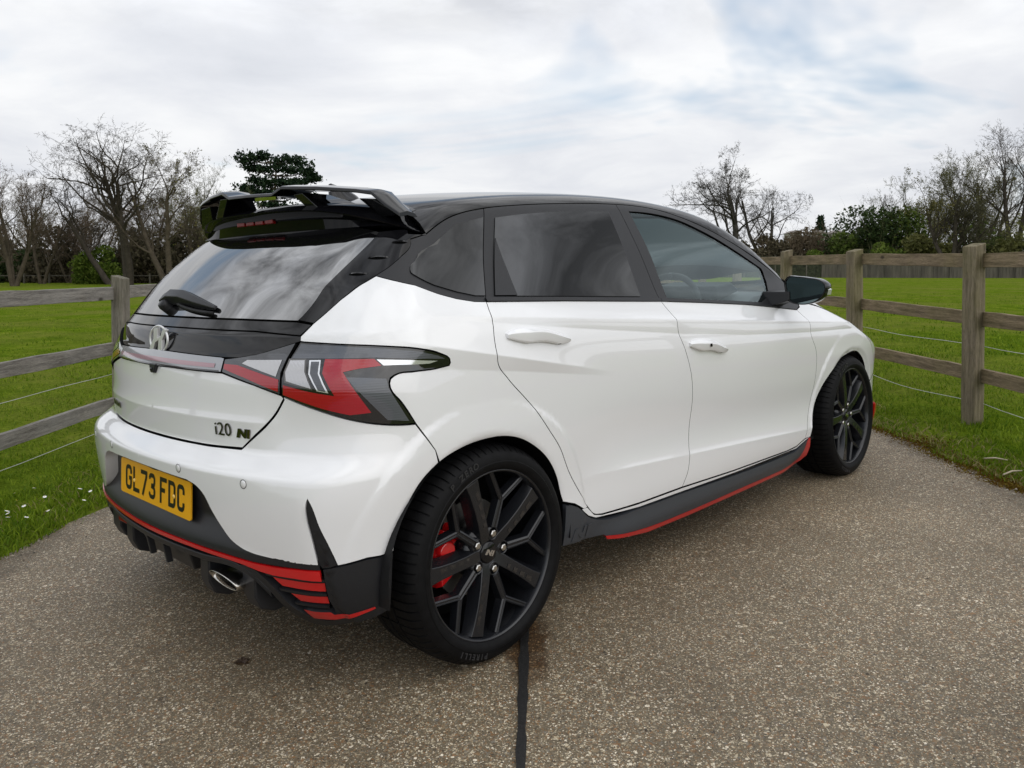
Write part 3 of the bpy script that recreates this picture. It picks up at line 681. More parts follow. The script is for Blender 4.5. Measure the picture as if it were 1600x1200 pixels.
def grow(S, T, p, d, ln, r, P, rg):
    """level by level branching: every level keeps arrays of start, heading, length and radius"""
    p = np.atleast_2d(np.array(p, float)); d = unit(np.atleast_2d(np.array(d, float))); ln = np.atleast_1d(np.array(ln, float)); r = np.atleast_1d(np.array(r, float))
    for lev in range(P['max']+1):
        n = P['seg'][lev]; m_ = len(p); pts = [p]; dirs = []; rad = [r]; q = p; dd = d
        for i in range(n):
            dd = unit(dd+rg.randn(m_, 3)*P['wob'][lev]+np.array([0, 0, P['up'][lev]])); q2 = q+dd*(ln/n)[:, None]; r2 = r*(1-(1-P['taper'][lev])*(i+1)/n)
            (S if lev <= P['limb'] else T).add(q, q2, rad[-1], r2); rad.append(r2); pts.append(q2); dirs.append(dd); q = q2
        if lev == P['max']: break
        PT = np.stack(pts, 1); DR = np.stack(dirs, 1); RA = np.stack(rad, 1)
        k = rg.poisson(P['kids'][lev], m_).clip(1 if lev < 2 else 0, None); idx = np.repeat(np.arange(m_), k); c = len(idx)
        t_ = P['start'][lev]+(1-P['start'][lev])*rg.rand(c)**.85; fi = t_*n; i0 = np.minimum(fi.astype(int), n-1); fr = (fi-i0)[:, None]
        # one child always leaves the very tip
        tip = np.concatenate([[True], idx[1:] != idx[:-1]]) if c else np.zeros(0, bool); t_ = np.where(tip, 1., t_); i0 = np.where(tip, n-1, i0); fr = np.where(tip[:, None], 1., fr)
        np_ = PT[idx, i0]*(1-fr)+PT[idx, i0+1]*fr; nd = DR[idx, i0]; rr = RA[idx, i0]*(1-fr[:, 0])+RA[idx, i0+1]*fr[:, 0]
        az = rg.rand(c)*2*np.pi; sp = np.radians(P['ang'][lev])*rg.uniform(.6, 1.3, c)*np.where(tip, .35, 1)
        u = unit(np.cross(nd, np.where(np.abs(nd[:, 2:3]) < .9, [[0, 0, 1.]], [[1., 0, 0]]))); w_ = np.cross(nd, u)
        d = unit(nd*np.cos(sp)[:, None]+(u*np.cos(az)[:, None]+w_*np.sin(az)[:, None])*np.sin(sp)[:, None])
        ln = ln[idx]*P['ratio'][lev]*rg.uniform(.6, 1.15, c)*(1.2-.42*t_); r = np.maximum(rr*P['rr'][lev]*rg.uniform(.7, 1.1, c), P['rmin']); p = np_
BARE = dict(seg=[9, 8, 6, 4, 2, 1], taper=[.42, .30, .30, .35, .5, .5], wob=[.07, .14, .20, .24, .25, .2], up=[.02, .03, .02, .0, .0, 0], start=[.32, .25, .22, .2, .15, .1], kids=[11, 8, 6, 5.2, 3.2, 0], ang=[55, 52, 52, 50, 48, 45], ratio=[.60, .50, .46, .46, .55, .5], rr=[.50, .55, .55, .6, .65, .6], rmin=.011, limb=2, max=5)
def dist_xy(px, depth): return (px-800)/1270.58*depth
def bare_tree(name, label, px, depth, ytop, trunk_r, seed, P=BARE, bark='bark_dark', twig='twig_brown', stems=1, lean=0., frac=.62, group=None, leaf=None, spread=.25, cat='tree', hs=1.):
    x = dist_xy(px, depth); y = depth; z = float(gz(x, y)); H = EYE+(411-ytop)/1270.58*depth-z
    rg = np.random.RandomState(seed); S = Segs(); T = Segs()
    for s_ in range(stems):
        a = 2*math.pi*(s_+.35*rg.rand())/stems+seed; sp = spread if stems > 1 else 0.
        grow(S, T, (x+.15*math.cos(a)*(stems > 1), y, z-.1), (math.cos(a)*sp+lean, math.sin(a)*sp*.6, 1.), H*frac*(1 if s_ == 0 else rg.uniform(.7, 1.)), trunk_r*(1. if stems == 1 else .72), P, rg)
    zt = np.sort(np.concatenate([b_[:, 2] for b_ in S.b+T.b])); k = H/(zt[-max(1, len(zt)//400)]-z)            # scale so that the crown reaches the height wanted
    for G_ in (S, T):
        for arr in (G_.a, G_.b):
            for i_, q in enumerate(arr): arr[i_] = np.stack([x+(q[:, 0]-x)*(.35+.65*k)*hs, y+(q[:, 1]-y)*(.35+.65*k), z+(q[:, 2]-z)*k], 1)
    e = empty(name, (x, y, z), size=1); tag(e, label, cat, group)
    S.mesh('trunk', lambda r: np.where(r > .05, 6, 3), bark, e, (x, y, z))
    if len(T.a): T.mesh('crown', lambda r: np.full(len(r), 3), twig, e, (x, y, z))
    if leaf:
        tb = np.concatenate(T.b[-2:]); leaf_cloud('leaves', leaf[0], e, (x, y, z), tb[rg.rand(len(tb)) < leaf[1]], leaf[2], leaf[3], leaf[4])
    return e
def leaf_cloud(name, mat, parent, loc, centres, per, size, jit, flat=1.):
    C_ = np.repeat(centres, per, 0); n = len(C_); C_ = C_+RS.randn(n, 3)*jit*np.array([1, 1, flat])
    a = RS.randn(n, 3); a /= np.linalg.norm(a, axis=1)[:, None]; b_ = np.cross(a, RS.randn(n, 3)); b_ /= np.linalg.norm(b_, axis=1)[:, None]
    s_ = size*(.55+.9*RS.rand(n))[:, None]; V = np.stack([C_-a*s_, C_+b_*s_*.55, C_+a*s_, C_-b_*s_*.55], 1).reshape(-1, 3)-np.array(loc)
    F = np.arange(n*4).reshape(-1, 4); me = bpy.data.meshes.new(name); me.vertices.add(len(V)); me.vertices.foreach_set('co', V.ravel()); me.loops.add(F.size); me.loops.foreach_set('vertex_index', F.ravel().astype(np.int32))
    me.polygons.add(n); me.polygons.foreach_set('loop_start', (np.arange(n)*4).astype(np.int32)); me.polygons.foreach_set('loop_total', np.full(n, 4, np.int32)); me.update(calc_edges=True)
    return link(name, me, mat, parent)
leafmat('leaf_dark', (.020, .036, .012), (.055, .085, .026), nscale=.5)
leafmat('leaf_pine', (.008, .020, .011), (.028, .050, .022), nscale=.6, tr=.1)
leafmat('leaf_mid', (.040, .065, .012), (.100, .140, .028), nscale=.5)
leafmat('leaf_bright', (.055, .095, .012), (.15, .20, .035), nscale=.5)
leafmat('leaf_olive', (.070, .075, .022), (.15, .150, .050), nscale=.4)
leafmat('leaf_brown', (.052, .046, .028), (.115, .098, .060), nscale=.4)
leafmat('leaf_rust', (.095, .074, .045), (.170, .136, .085), nscale=.4)
leafmat('leaf_bud', (.10, .095, .03), (.19, .17, .06), nscale=.5)
def bush(name, label, px, depth, ytop, width_px, mat, seed, n=3000, size=.16, lobes=9, group=None, base=0., cat='bush', twigs=True, twig='twig_brown', dy=None):
    """shrub: leaf-sized faces spread through several uneven lobes, over a tangle of stems"""
    x = dist_xy(px, depth); y = depth; z = float(gz(x, y))+base; H = EYE+(411-ytop)/1270.58*depth-z; Wd = width_px/1270.58*depth/2
    rg = np.random.RandomState(seed); e = empty(name, (x, y, z), size=1); tag(e, label, cat, group)
    cs = []
    for k in range(lobes):
        u = rg.uniform(-1, 1); h = rg.uniform(.25, 1.)*(1-.35*abs(u)**2.5); r = H*rg.uniform(.16, .30)
        cs.append((x+u*Wd*.85, y+rg.uniform(-.6, .6)*min(Wd, 2.5), z+max(r*.6, h*H-r*.8), r, rg.uniform(.8, 1.6)))
    pts = []
    for (cx_, cy_, cz_, r, q) in cs:
        m_ = int(n/lobes*q/1.2); a = rg.randn(m_, 3); a /= np.linalg.norm(a, axis=1)[:, None]; rr = r*(.45+.62*rg.rand(m_, 1)**.6)
        pts.append(np.array([cx_, cy_, cz_])+a*rr*np.array([1.25, 1., 1.]))
    P_ = np.concatenate(pts); P_ = P_[P_[:, 2] > z+.02]
    fill = np.stack([x+rg.uniform(-1, 1, n//3)*Wd, y+rg.uniform(-.5, .5, n//3)*min(Wd, 2.), z+rg.rand(n//3)**1.3*H*.55], 1)
    leaf_cloud('leaves', mat, e, (x, y, z), np.concatenate([P_, fill]), 1, size, .05)
    if twigs:
        S = Segs()
        for k in range(70):
            q = P_[rg.randint(len(P_))]; a = np.array([x+rg.uniform(-.6, .6)*Wd, y, z]); mid_ = a*.4+q*.6+rg.randn(3)*.15*H/3
            q2 = q+np.array([rg.randn()*.2, 0, rg.rand()*.22*H]); S.add(a, mid_, .035, .022); S.add(mid_, q, .022, .013); S.add(q, q2, .013, .008)
            for _ in range(3): S.add(q, q+rg.randn(3)*.13*H+np.array([0, 0, .10*H]), .010, .006)
        S.mesh('stems', lambda r: np.full(len(r), 3), twig, e, (x, y, z))
    return e
def vary(**k): d = dict(BARE); d.update(k); return d
# -- left group
OAK = vary(wob=[.06, .24, .28, .30, .28, .25], up=[.03, .05, .03, .0, .0, 0], start=[.42, .3, .25, .2, .15, .1], kids=[9, 7, 6, 5, 3, 0], ang=[48, 55, 55, 52, 50, 44], ratio=[.66, .52, .46, .44, .5, .5], rr=[.60, .58, .56, .6, .6, .6])
TALL = vary(up=[.02, .05, .05, .03, .02, .0], wob=[.05, .12, .17, .2, .2, .2], ang=[42, 42, 44, 44, 42, 40], kids=[12, 7, 5.5, 4.2, 2.3, 0], start=[.28, .22, .2, .15, .1, .1], ratio=[.52, .48, .46, .46, .5, .5])
bare_tree('bare_tree', 'tall old bare oak with two dark trunks and crooked limbs, highest of the left trees', 200, 78, 197, .52, 21, OAK, 'bark_dark', 'bark_dark', stems=2, spread=.12, frac=.66, hs=1.05)
bare_tree('bare_tree', 'crooked leaning bare tree reaching left beside the tall old oak', 172, 80, 258, .32, 5, OAK, 'bark_dark', 'bark_dark', lean=-.75, frac=.7)
bare_tree('bare_tree', 'rounded budding tree with brownish limbs between the old oak and the spoiler', 262, 76, 230, .42, 9, vary(kids=[12, 8, 7, 5, 3, 0], start=[.32,.25,.2,.2,.1,.1]), 'bark_brown', 'bark_brown', stems=2, spread=.16, frac=.55, leaf=('leaf_bud', .16, 1, .065, .10))
bare_tree('bare_tree', 'thin twiggy tree at the far left edge of the photo', 22, 74, 248, .32, 33, TALL, 'bark_brown', 'twig_brown', stems=3, spread=.25, frac=.6)
bare_tree('bare_tree', 'thin bare tree second from the left edge', 66, 82, 286, .25, 34, TALL, 'bark_brown', 'twig_brown', stems=2, spread=.3, frac=.6)
bare_tree('bare_tree', 'greyish bare tree standing left of the leaning one', 108, 86, 318, .22, 35, TALL, 'bark_brown', 'twig_brown', stems=3, spread=.35, frac=.6)
bare_tree('bare_tree', 'fine twigged budding tree just left of the spoiler', 318, 84, 262, .28, 36, TALL, 'bark_brown', 'twig_green', stems=3, spread=.3, frac=.6, leaf=('leaf_bud', .14, 1, .06, .10))
bare_tree('bare_tree', 'small twiggy tree partly hidden behind the spoiler end', 352, 80, 290, .22, 37, TALL, 'bark_brown', 'twig_green', stems=3, spread=.35, frac=.6, leaf=('leaf_bud', .14, 1, .06, .10))
bare_tree('bare_tree', 'slender bare tree behind the tall oak trunks', 232, 92, 262, .22, 38, TALL, 'bark_brown', 'twig_brown', stems=2, spread=.25, frac=.6)
bare_tree('bare_tree', 'slender bare tree behind the leaning tree', 135, 96, 300, .22, 39, TALL, 'bark_brown', 'twig_brown', stems=2, spread=.35, frac=.6)
bare_tree('bare_tree', 'hazy budding tree between the two thin trees near the left edge', 45, 100, 292, .22, 91, TALL, 'bark_brown', 'twig_green', stems=3, spread=.4, frac=.6, leaf=('leaf_olive', .25, 1, .07, .12))
bare_tree('bare_tree', 'hazy olive tree behind the leaning tree and the bright shrub', 150, 102, 285, .22, 92, TALL, 'bark_brown', 'twig_brown', stems=3, spread=.4, frac=.6, leaf=('leaf_olive', .25, 1, .07, .12))
bare_tree('bare_tree', 'hazy olive tree right behind the rounded budding tree', 288, 100, 268, .22, 93, TALL, 'bark_brown', 'twig_green', stems=3, spread=.4, frac=.6, leaf=('leaf_olive', .25, 1, .07, .12))
bare_tree('bare_tree', 'low bare tree at the left edge in front of the wood', -25, 78, 262, .3, 40, TALL, 'bark_brown', 'twig_brown', stems=3, spread=.3, frac=.6)
# understorey on the left: each its own shrub
hz_l = [(-30, 395, 70, 'leaf_dark', 'dark ivy thicket at the extreme left edge'), (20, 365, 90, 'leaf_brown', 'brown bramble thicket under the thin tree at the left edge'), (48, 388, 60, 'leaf_dark', 'low dark green bush near the left edge'), (85, 352, 80, 'leaf_brown', 'brown brushwood below the second thin tree'), (118, 378, 56, 'leaf_dark', 'dark low holly left of the bright shrub'), (205, 345, 80, 'leaf_brown', 'brown thicket at the foot of the old oak'), (196, 380, 50, 'leaf_dark', 'black green bush right of the bright shrub'), (236, 352, 70, 'leaf_brown', 'brown scrub below the budding tree'), (262, 372, 60, 'leaf_dark', 'dark shrub beyond the left fence post'), (300, 342, 90, 'leaf_brown', 'brown scrub seen past the tailgate glass'), (345, 352, 80, 'leaf_brown', 'brown scrub under the spoiler end'), (390, 350, 90, 'leaf_dark', 'dark scrub hidden low behind the car'), (450, 352, 90, 'leaf_dark', 'dark scrub behind the roof of the car')]
for i, (px, yt, wp, mt, lb) in enumerate(hz_l):
    bush('bush', lb, px, 86+(i*5) % 7, yt, wp, mt, 100+i, n=2600, size=.22, group='scrub under the left trees')
bush('bush', 'bright yellow green leafy shrub at the foot of the left trees', 152, 82, 382, 66, 'leaf_bright', 131, n=3200, size=.17, twigs=False)
for i, (px, yt) in enumerate(((10, 305), (70, 312), (130, 318), (190, 300), (250, 305), (310, 300), (370, 318))):
    bare_tree('sapling', ['grey brown sapling thicket far left', 'brown saplings second from the left', 'dense brown saplings left of the old oak', 'brown saplings behind the old oak trunks', 'brown saplings below the budding tree', 'pale saplings right of the budding tree', 'pale saplings behind the spoiler'][i], px, 94, yt, .10, 60+i, vary(kids=[12, 7, 4, 0, 0, 0], seg=[5, 3, 2, 1, 1, 1], max=3, limb=0, start=[.1, .1, .1, .1, 0, 0], ang=[34, 38, 40, 40, 0, 0], rmin=.015), 'bark_brown', 'twig_red', stems=7, spread=.75, frac=.62, group='sapling thickets behind the left trees')
# cedar / pine beyond the spoiler
def pine():
    depth = 95; x = dist_xy(432, depth); y = depth; z = float(gz(x, y)); H = EYE+(411-241)/1270.58*depth-z
    e = empty('pine_tree', (x, y, z), size=1); tag(e, 'dark flat topped pine rising above the spoiler', 'pine'); S = Segs(); rg = random.Random(4)
    p_ = np.array([x, y, z-.1]); pts = []
    for i in range(9):
        q = np.array([x+.12*math.sin(i), y, z+H*.93*(i+1)/9]); S.add(p_, q, .38*(1-i/11), .38*(1-(i+1)/11)); p_ = q; pts.append(q)
    k_ = depth/1270.58; pads = []
    for (ox, oy, wx) in ((-42, 250, 20), (-20, 245, 22), (5, 250, 20), (30, 252, 18), (48, 268, 14), (-38, 262, 16), (-10, 262, 26), (22, 265, 24), (55, 276, 10), (-30, 282, 18), (-48, 293, 14), (-12, 286, 22), (16, 284, 24), (40, 286, 18), (-25, 300, 20), (5, 303, 26), (32, 303, 20), (-10, 320, 24), (20, 325, 24), (0, 345, 26)):
        c_ = np.array([x+ox*k_, y+rg.uniform(-1.5, 1.5), EYE+(411-oy)*k_]); tr = min(pts, key=lambda q: abs(q[2]-(c_[2]-.8))); mid_ = tr*.5+c_*.5+np.array([0, 0, -.25]); S.add(tr, mid_, .12, .08); S.add(mid_, c_, .08, .04)
        for _ in range(34): pads.append(c_+np.array([rg.gauss(0, .45)*wx*k_, rg.gauss(0, .7), rg.gauss(0, .22)]))
    S.mesh('trunk', lambda r: np.where(r > .1, 6, 3), 'bark_brown', e, (x, y, z))
    leaf_cloud('needles', 'leaf_pine', e, (x, y, z), np.array(pads), 16, .17, .24, .7)
pine()
# -- right group
bare_tree('bare_tree', 'large domed bare tree standing left of its twin beyond the windscreen', 1140, 92, 226, .48, 71, vary(kids=[15, 9, 6.5, 5, 3.4, 0], up=[.02, .05, .03, .01, .0, 0], start=[.26, .25, .2, .15, .1, .1], ang=[52, 48, 48, 46, 44, 40]), 'bark_grey', 'bark_grey', frac=.60, hs=1.18)
bare_tree('bare_tree', 'bare tree with a finer crown standing right of its larger twin', 1196, 96, 254, .38, 72, vary(kids=[13, 8, 6, 4.6, 2.8, 0], up=[.02, .04, .03, .01, .0, 0], start=[.24, .25, .2, .15, .1, .1], ang=[52, 48, 48, 46, 44, 40]), 'bark_grey', 'bark_grey', frac=.60, stems=2, spread=.15, hs=1.05)
bare_tree('bare_tree', 'wide budding tree with several stems at the right, in front of the taller ones', 1490, 78, 252, .34, 73, vary(kids=[12, 8, 5.5, 4.2, 2.6, 0], up=[.0, .05, .04, .02, .0, 0], ang=[50, 48, 48, 46, 44, 38], start=[.3, .25, .2, .15, .1, .1]), 'bark_dark', 'bark_green', frac=.55, stems=4, spread=.48, leaf=('leaf_bud', .30, 1, .075, .12))
bare_tree('bare_tree', 'tallest bare tree at the right edge of the photo', 1582, 88, 186, .42, 74, TALL, 'bark_dark', 'bark_dark', stems=2, spread=.22, frac=.62)
bare_tree('bare_tree', 'tall bare tree just left of the tallest one at the right edge', 1540, 98, 218, .30, 75, TALL, 'bark_dark', 'bark_green', stems=2, spread=.28, frac=.62, leaf=('leaf_bud', .2, 1, .07, .12))
bare_tree('bare_tree', 'bare tree cut by the right edge of the photo', 1640, 84, 215, .36, 79, TALL, 'bark_dark', 'bark_dark', stems=2, spread=.3, frac=.62)
bare_tree('bare_tree', 'dense budding tree filling the gap left of the wide budding tree', 1455, 94, 262, .24, 81, TALL, 'bark_green', 'twig_green', stems=4, spread=.42, frac=.6, leaf=('leaf_bud', .35, 1, .08, .12))
bare_tree('bare_tree', 'olive budding tree between the wide tree and the tallest one', 1522, 92, 240, .26, 82, TALL, 'bark_green', 'twig_green', stems=4, spread=.38, frac=.6, leaf=('leaf_bud', .35, 1, .08, .12))
bare_tree('bare_tree', 'small domed bare tree rising behind the ivy clad evergreen', 1372, 92, 298, .26, 76, TALL, 'bark_dark', 'bark_dark', stems=3, spread=.45, frac=.6)
bare_tree('bare_tree', 'thin budding tree between the evergreen and the wide tree', 1432, 90, 268, .24, 77, TALL, 'bark_green', 'twig_green', stems=3, spread=.35, frac=.6, leaf=('leaf_bud', .30, 1, .075, .12))
hz_r = [(1120, 385, 60, 'leaf_brown', 'brown brush below the domed bare tree', 90), (1165, 378, 60, 'leaf_brown', 'brown brush between the twin bare trees', 92), (1212, 360, 60, 'leaf_brown', 'brown hedge right of the twin bare trees', 95), (1252, 352, 60, 'leaf_rust', 'reddish brown hedge behind the far post', 99), (1296, 352, 56, 'leaf_rust', 'reddish hedge below the little conifer', 97), (1275, 380, 34, 'leaf_bright', 'small fresh green bush in the reddish hedge', 90), (1330, 345, 50, 'leaf_mid', 'green bush at the left side of the ivy clad evergreen', 90), (1348, 318, 70, 'leaf_dark', 'large dark ivy clad evergreen on the right', 92), (1378, 322, 44, 'leaf_dark', 'narrow blue green evergreen beside the ivy clad one', 88), (1410, 322, 60, 'leaf_mid', 'yellow green bush right of the evergreens', 89), (1398, 372, 60, 'leaf_bright', 'bright low bush in front of the evergreens', 84), (1445, 365, 70, 'leaf_olive', 'olive scrub left of the wide budding tree', 83), (1490, 375, 70, 'leaf_olive', 'olive scrub at the foot of the wide budding tree', 85), (1545, 335, 90, 'leaf_mid', 'big rounded green bush right of the wide budding tree', 84), (1600, 328, 90, 'leaf_olive', 'big olive bush at the right edge', 82), (1655, 320, 90, 'leaf_mid', 'green bush beyond the right edge', 84), (1340, 392, 60, 'leaf_olive', 'low olive scrub right of the far post', 80)]
for i, (px, yt, wp, mt, lb, dp) in enumerate(hz_r):
    bush('bush', lb, px, dp, yt, wp, mt, 200+i, n=3400, size=.19, group='hedge and scrub beyond the right field', twig='twig_green' if 'leaf_b' not in mt else 'twig_red')
for i, (px, yt, lb) in enumerate(((1225, 350, 'reddish saplings right of the twin bare trees'), (1300, 345, 'reddish saplings under the little conifer'), (1460, 300, 'greenish saplings beside the wide budding tree'), (1520, 290, 'greenish saplings under the tall right trees'), (1590, 275, 'greenish saplings at the right edge'))):
    bare_tree('sapling', lb, px, 96, yt, .10, 160+i, vary(kids=[12, 7, 4, 0, 0, 0], seg=[5, 3, 2, 1, 1, 1], max=3, limb=0, start=[.1, .1, .1, .1, 0, 0], ang=[34, 38, 40, 40, 0, 0], rmin=.015), 'bark_brown', 'twig_red' if i < 2 else 'twig_green', stems=7, spread=.75, frac=.62, group='sapling thickets behind the right hedge')
# little far conifer and pale roofs above the hedge
def conifer():
    depth = 150; x = dist_xy(1281, depth); y = depth; z = -.2; H = EYE+(411-338)/1270.58*depth-z; e = empty('conifer', (x, y, z), size=1); tag(e, 'tiny dark conifer showing above the reddish hedge', 'conifer')
    S = Segs(); S.add(np.array([x, y, z]), np.array([x, y, z+H*.97]), .25, .04); S.mesh('trunk', lambda r: np.full(len(r), 6), 'bark_brown', e, (x, y, z)); c_ = []
    for k in range(420):
        h = RS.rand()**.8; r = (1-h)*1.9*(.6+.5*math.sin(h*40)); a = RS.rand()*6.28; c_.append((x+r*math.cos(a), y+r*math.sin(a), z+H*(.35+.65*h)))
    leaf_cloud('needles', 'leaf_pine', e, (x, y, z), np.array(c_), 8, .22, .2)
conifer()
bsdf('far_roof', (.25, .22, .20), .8); bsdf('far_wall', (.45, .43, .40), .8); bsdf('far_window', (.03, .035, .04), .1)
for (px, lab) in ((1238, 'tiny far house with a low roof, leftmost above the hedge'), (1276, 'tiny far house below the little conifer'), (1303, 'tiny far house right of the little conifer')):
    depth = 135; x = dist_xy(px, depth); z0 = -.2; H = EYE+(411-357)/1270.58*depth; e = empty('house', (x, depth, z0), size=1); tag(e, lab, 'house', 'far houses above the hedge')
    mb = MB(); mb.box((0, 0, H/2-.3), (1.9, 3, H-.6)); mb.build('wall', 'far_wall', e); mb = MB(); mb.prism([(-1.15, 0), (1.15, 0), (0, .5)], -1.7, 1.7, lambda u, v, q: (u, q, H-.6+v)); mb.build('roof', 'far_roof', e)
    mb = MB(); mb.box((.2, -1.52, H-1.1), (.6, .06, .5)); mb.build('window', 'far_window', e)
# wood behind the camera side (seen only in reflections): one hedge line each side is outside the frame and left out
# =================================================================== THE CAR (built in its own frame: x forward, y left, z up, rear axle at x=0)
AM = Matrix(((0.69621, -0.7172, -0.03027), (0.71753, 0.69653, -2e-05), (0.02109, -0.0217, 0.99954)))
CC = Vector((-1.6062, -2.52656, 1.15032))
car = empty('hatchback_car', size=.5)
tag(car, 'white hot hatchback with black roof, red trim and dark wheels parked on the driveway', 'car')
car.matrix_world = Matrix.Translation(Vector((0, 0, EYE))-AM @ CC) @ AM.to_4x4()

def spline(pts, step=.012, tight=False):
    """resampled smooth curve through the points (centripetal-ish Catmull-Rom)"""
    P = np.array(pts, float)
    if len(P) < 3: n = max(1, int(np.linalg.norm(P[1]-P[0])/step)); return [tuple(P[0]+(P[1]-P[0])*i/n) for i in range(n+1)]
    d = np.concatenate([[0], np.cumsum(np.linalg.norm(np.diff(P, axis=0), axis=1)+1e-6)]); n = max(3, int(d[-1]/step)); u = np.linspace(0, d[-1], n+1)
    return [tuple(r) for r in hermite(d, u) @ P]
def poly(*curves):
    """join curves (lists); curves given as ('s', pts) get smoothed"""
    out = []
    for c in curves:
        pts = spline(c[1]) if c[0] == 's' else [tuple(p) for p in c]
        for p in pts:
            if not out or math.dist(out[-1], p) > .0035: out.append(p)
    if math.dist(out[0], out[-1]) < .0035: out.pop()
    return out
def densify(P, step):
    out = []
    for i, a in enumerate(P):
        b = P[(i+1) % len(P)]; n = max(1, int(math.dist(a, b)/step))
        out += [(a[0]+(b[0]-a[0])*k/n, a[1]+(b[1]-a[1])*k/n) for k in range(n)]
    return out
def area(P): return .5*sum(P[i][0]*P[(i+1) % len(P)][1]-P[(i+1) % len(P)][0]*P[i][1] for i in range(len(P)))
def inset(P, d, lock=None):
    """offset polygon inwards (CCW) with limited mitres"""
    n = len(P); out = []
    for i in range(n):
        a = Vector(P[i-1]); b = Vector(P[i]); c = Vector(P[(i+1) % n]); e1 = (b-a).normalized(); e2 = (c-b).normalized()
        n1 = Vector((-e1.y, e1.x)); n2 = Vector((-e2.y, e2.x)); m = n1+n2
        m = n1 if m.length < .3 else m/max(m.length_squared/2, .6)*1.0
        q = b+m*d
        if lock and lock(b): q = Vector((b.x if lock(b) == 'x' else q.x, q.y))
        out.append((q.x, q.y))
    return out
def inpoly(X, Y, P):
    ins = np.zeros(len(X), bool); n = len(P)
    for i in range(n):
        x0, y0 = P[i]; x1, y1 = P[(i+1) % n]
        if y0 == y1: continue
        c = ((y0 > Y) != (y1 > Y)) & (X < (x1-x0)*(Y-y0)/(y1-y0)+x0); ins ^= c
    return ins
def segdist(X, Y, P):
    d = np.full(len(X), 9.); n = len(P)
    for i in range(n):
        ax, ay = P[i]; bx, by = P[(i+1) % n]; vx, vy = bx-ax, by-ay; L2 = vx*vx+vy*vy+1e-12
        t_ = np.clip(((X-ax)*vx+(Y-ay)*vy)/L2, 0, 1); d = np.minimum(d, np.hypot(X-ax-t_*vx, Y-ay-t_*vy))
    return d
def ch_wrap(u, v): return wrap(u, v)
def ch_top(u, v):
    O = np.stack([np.asarray(u, float), -np.asarray(v, float), np.full(len(u), .55)], 1)
    return hit(O, np.tile([0, 0, 1.], (len(u), 1)), 0, 1.1)
def ch_front(u, v):   # u = |y|, v = z
    O = np.stack([np.full(len(u), 2.9), -np.asarray(u, float), np.asarray(v, float)], 1)
    return hit(O, np.tile([1., 0, 0], (len(u), 1)), 0, .8)
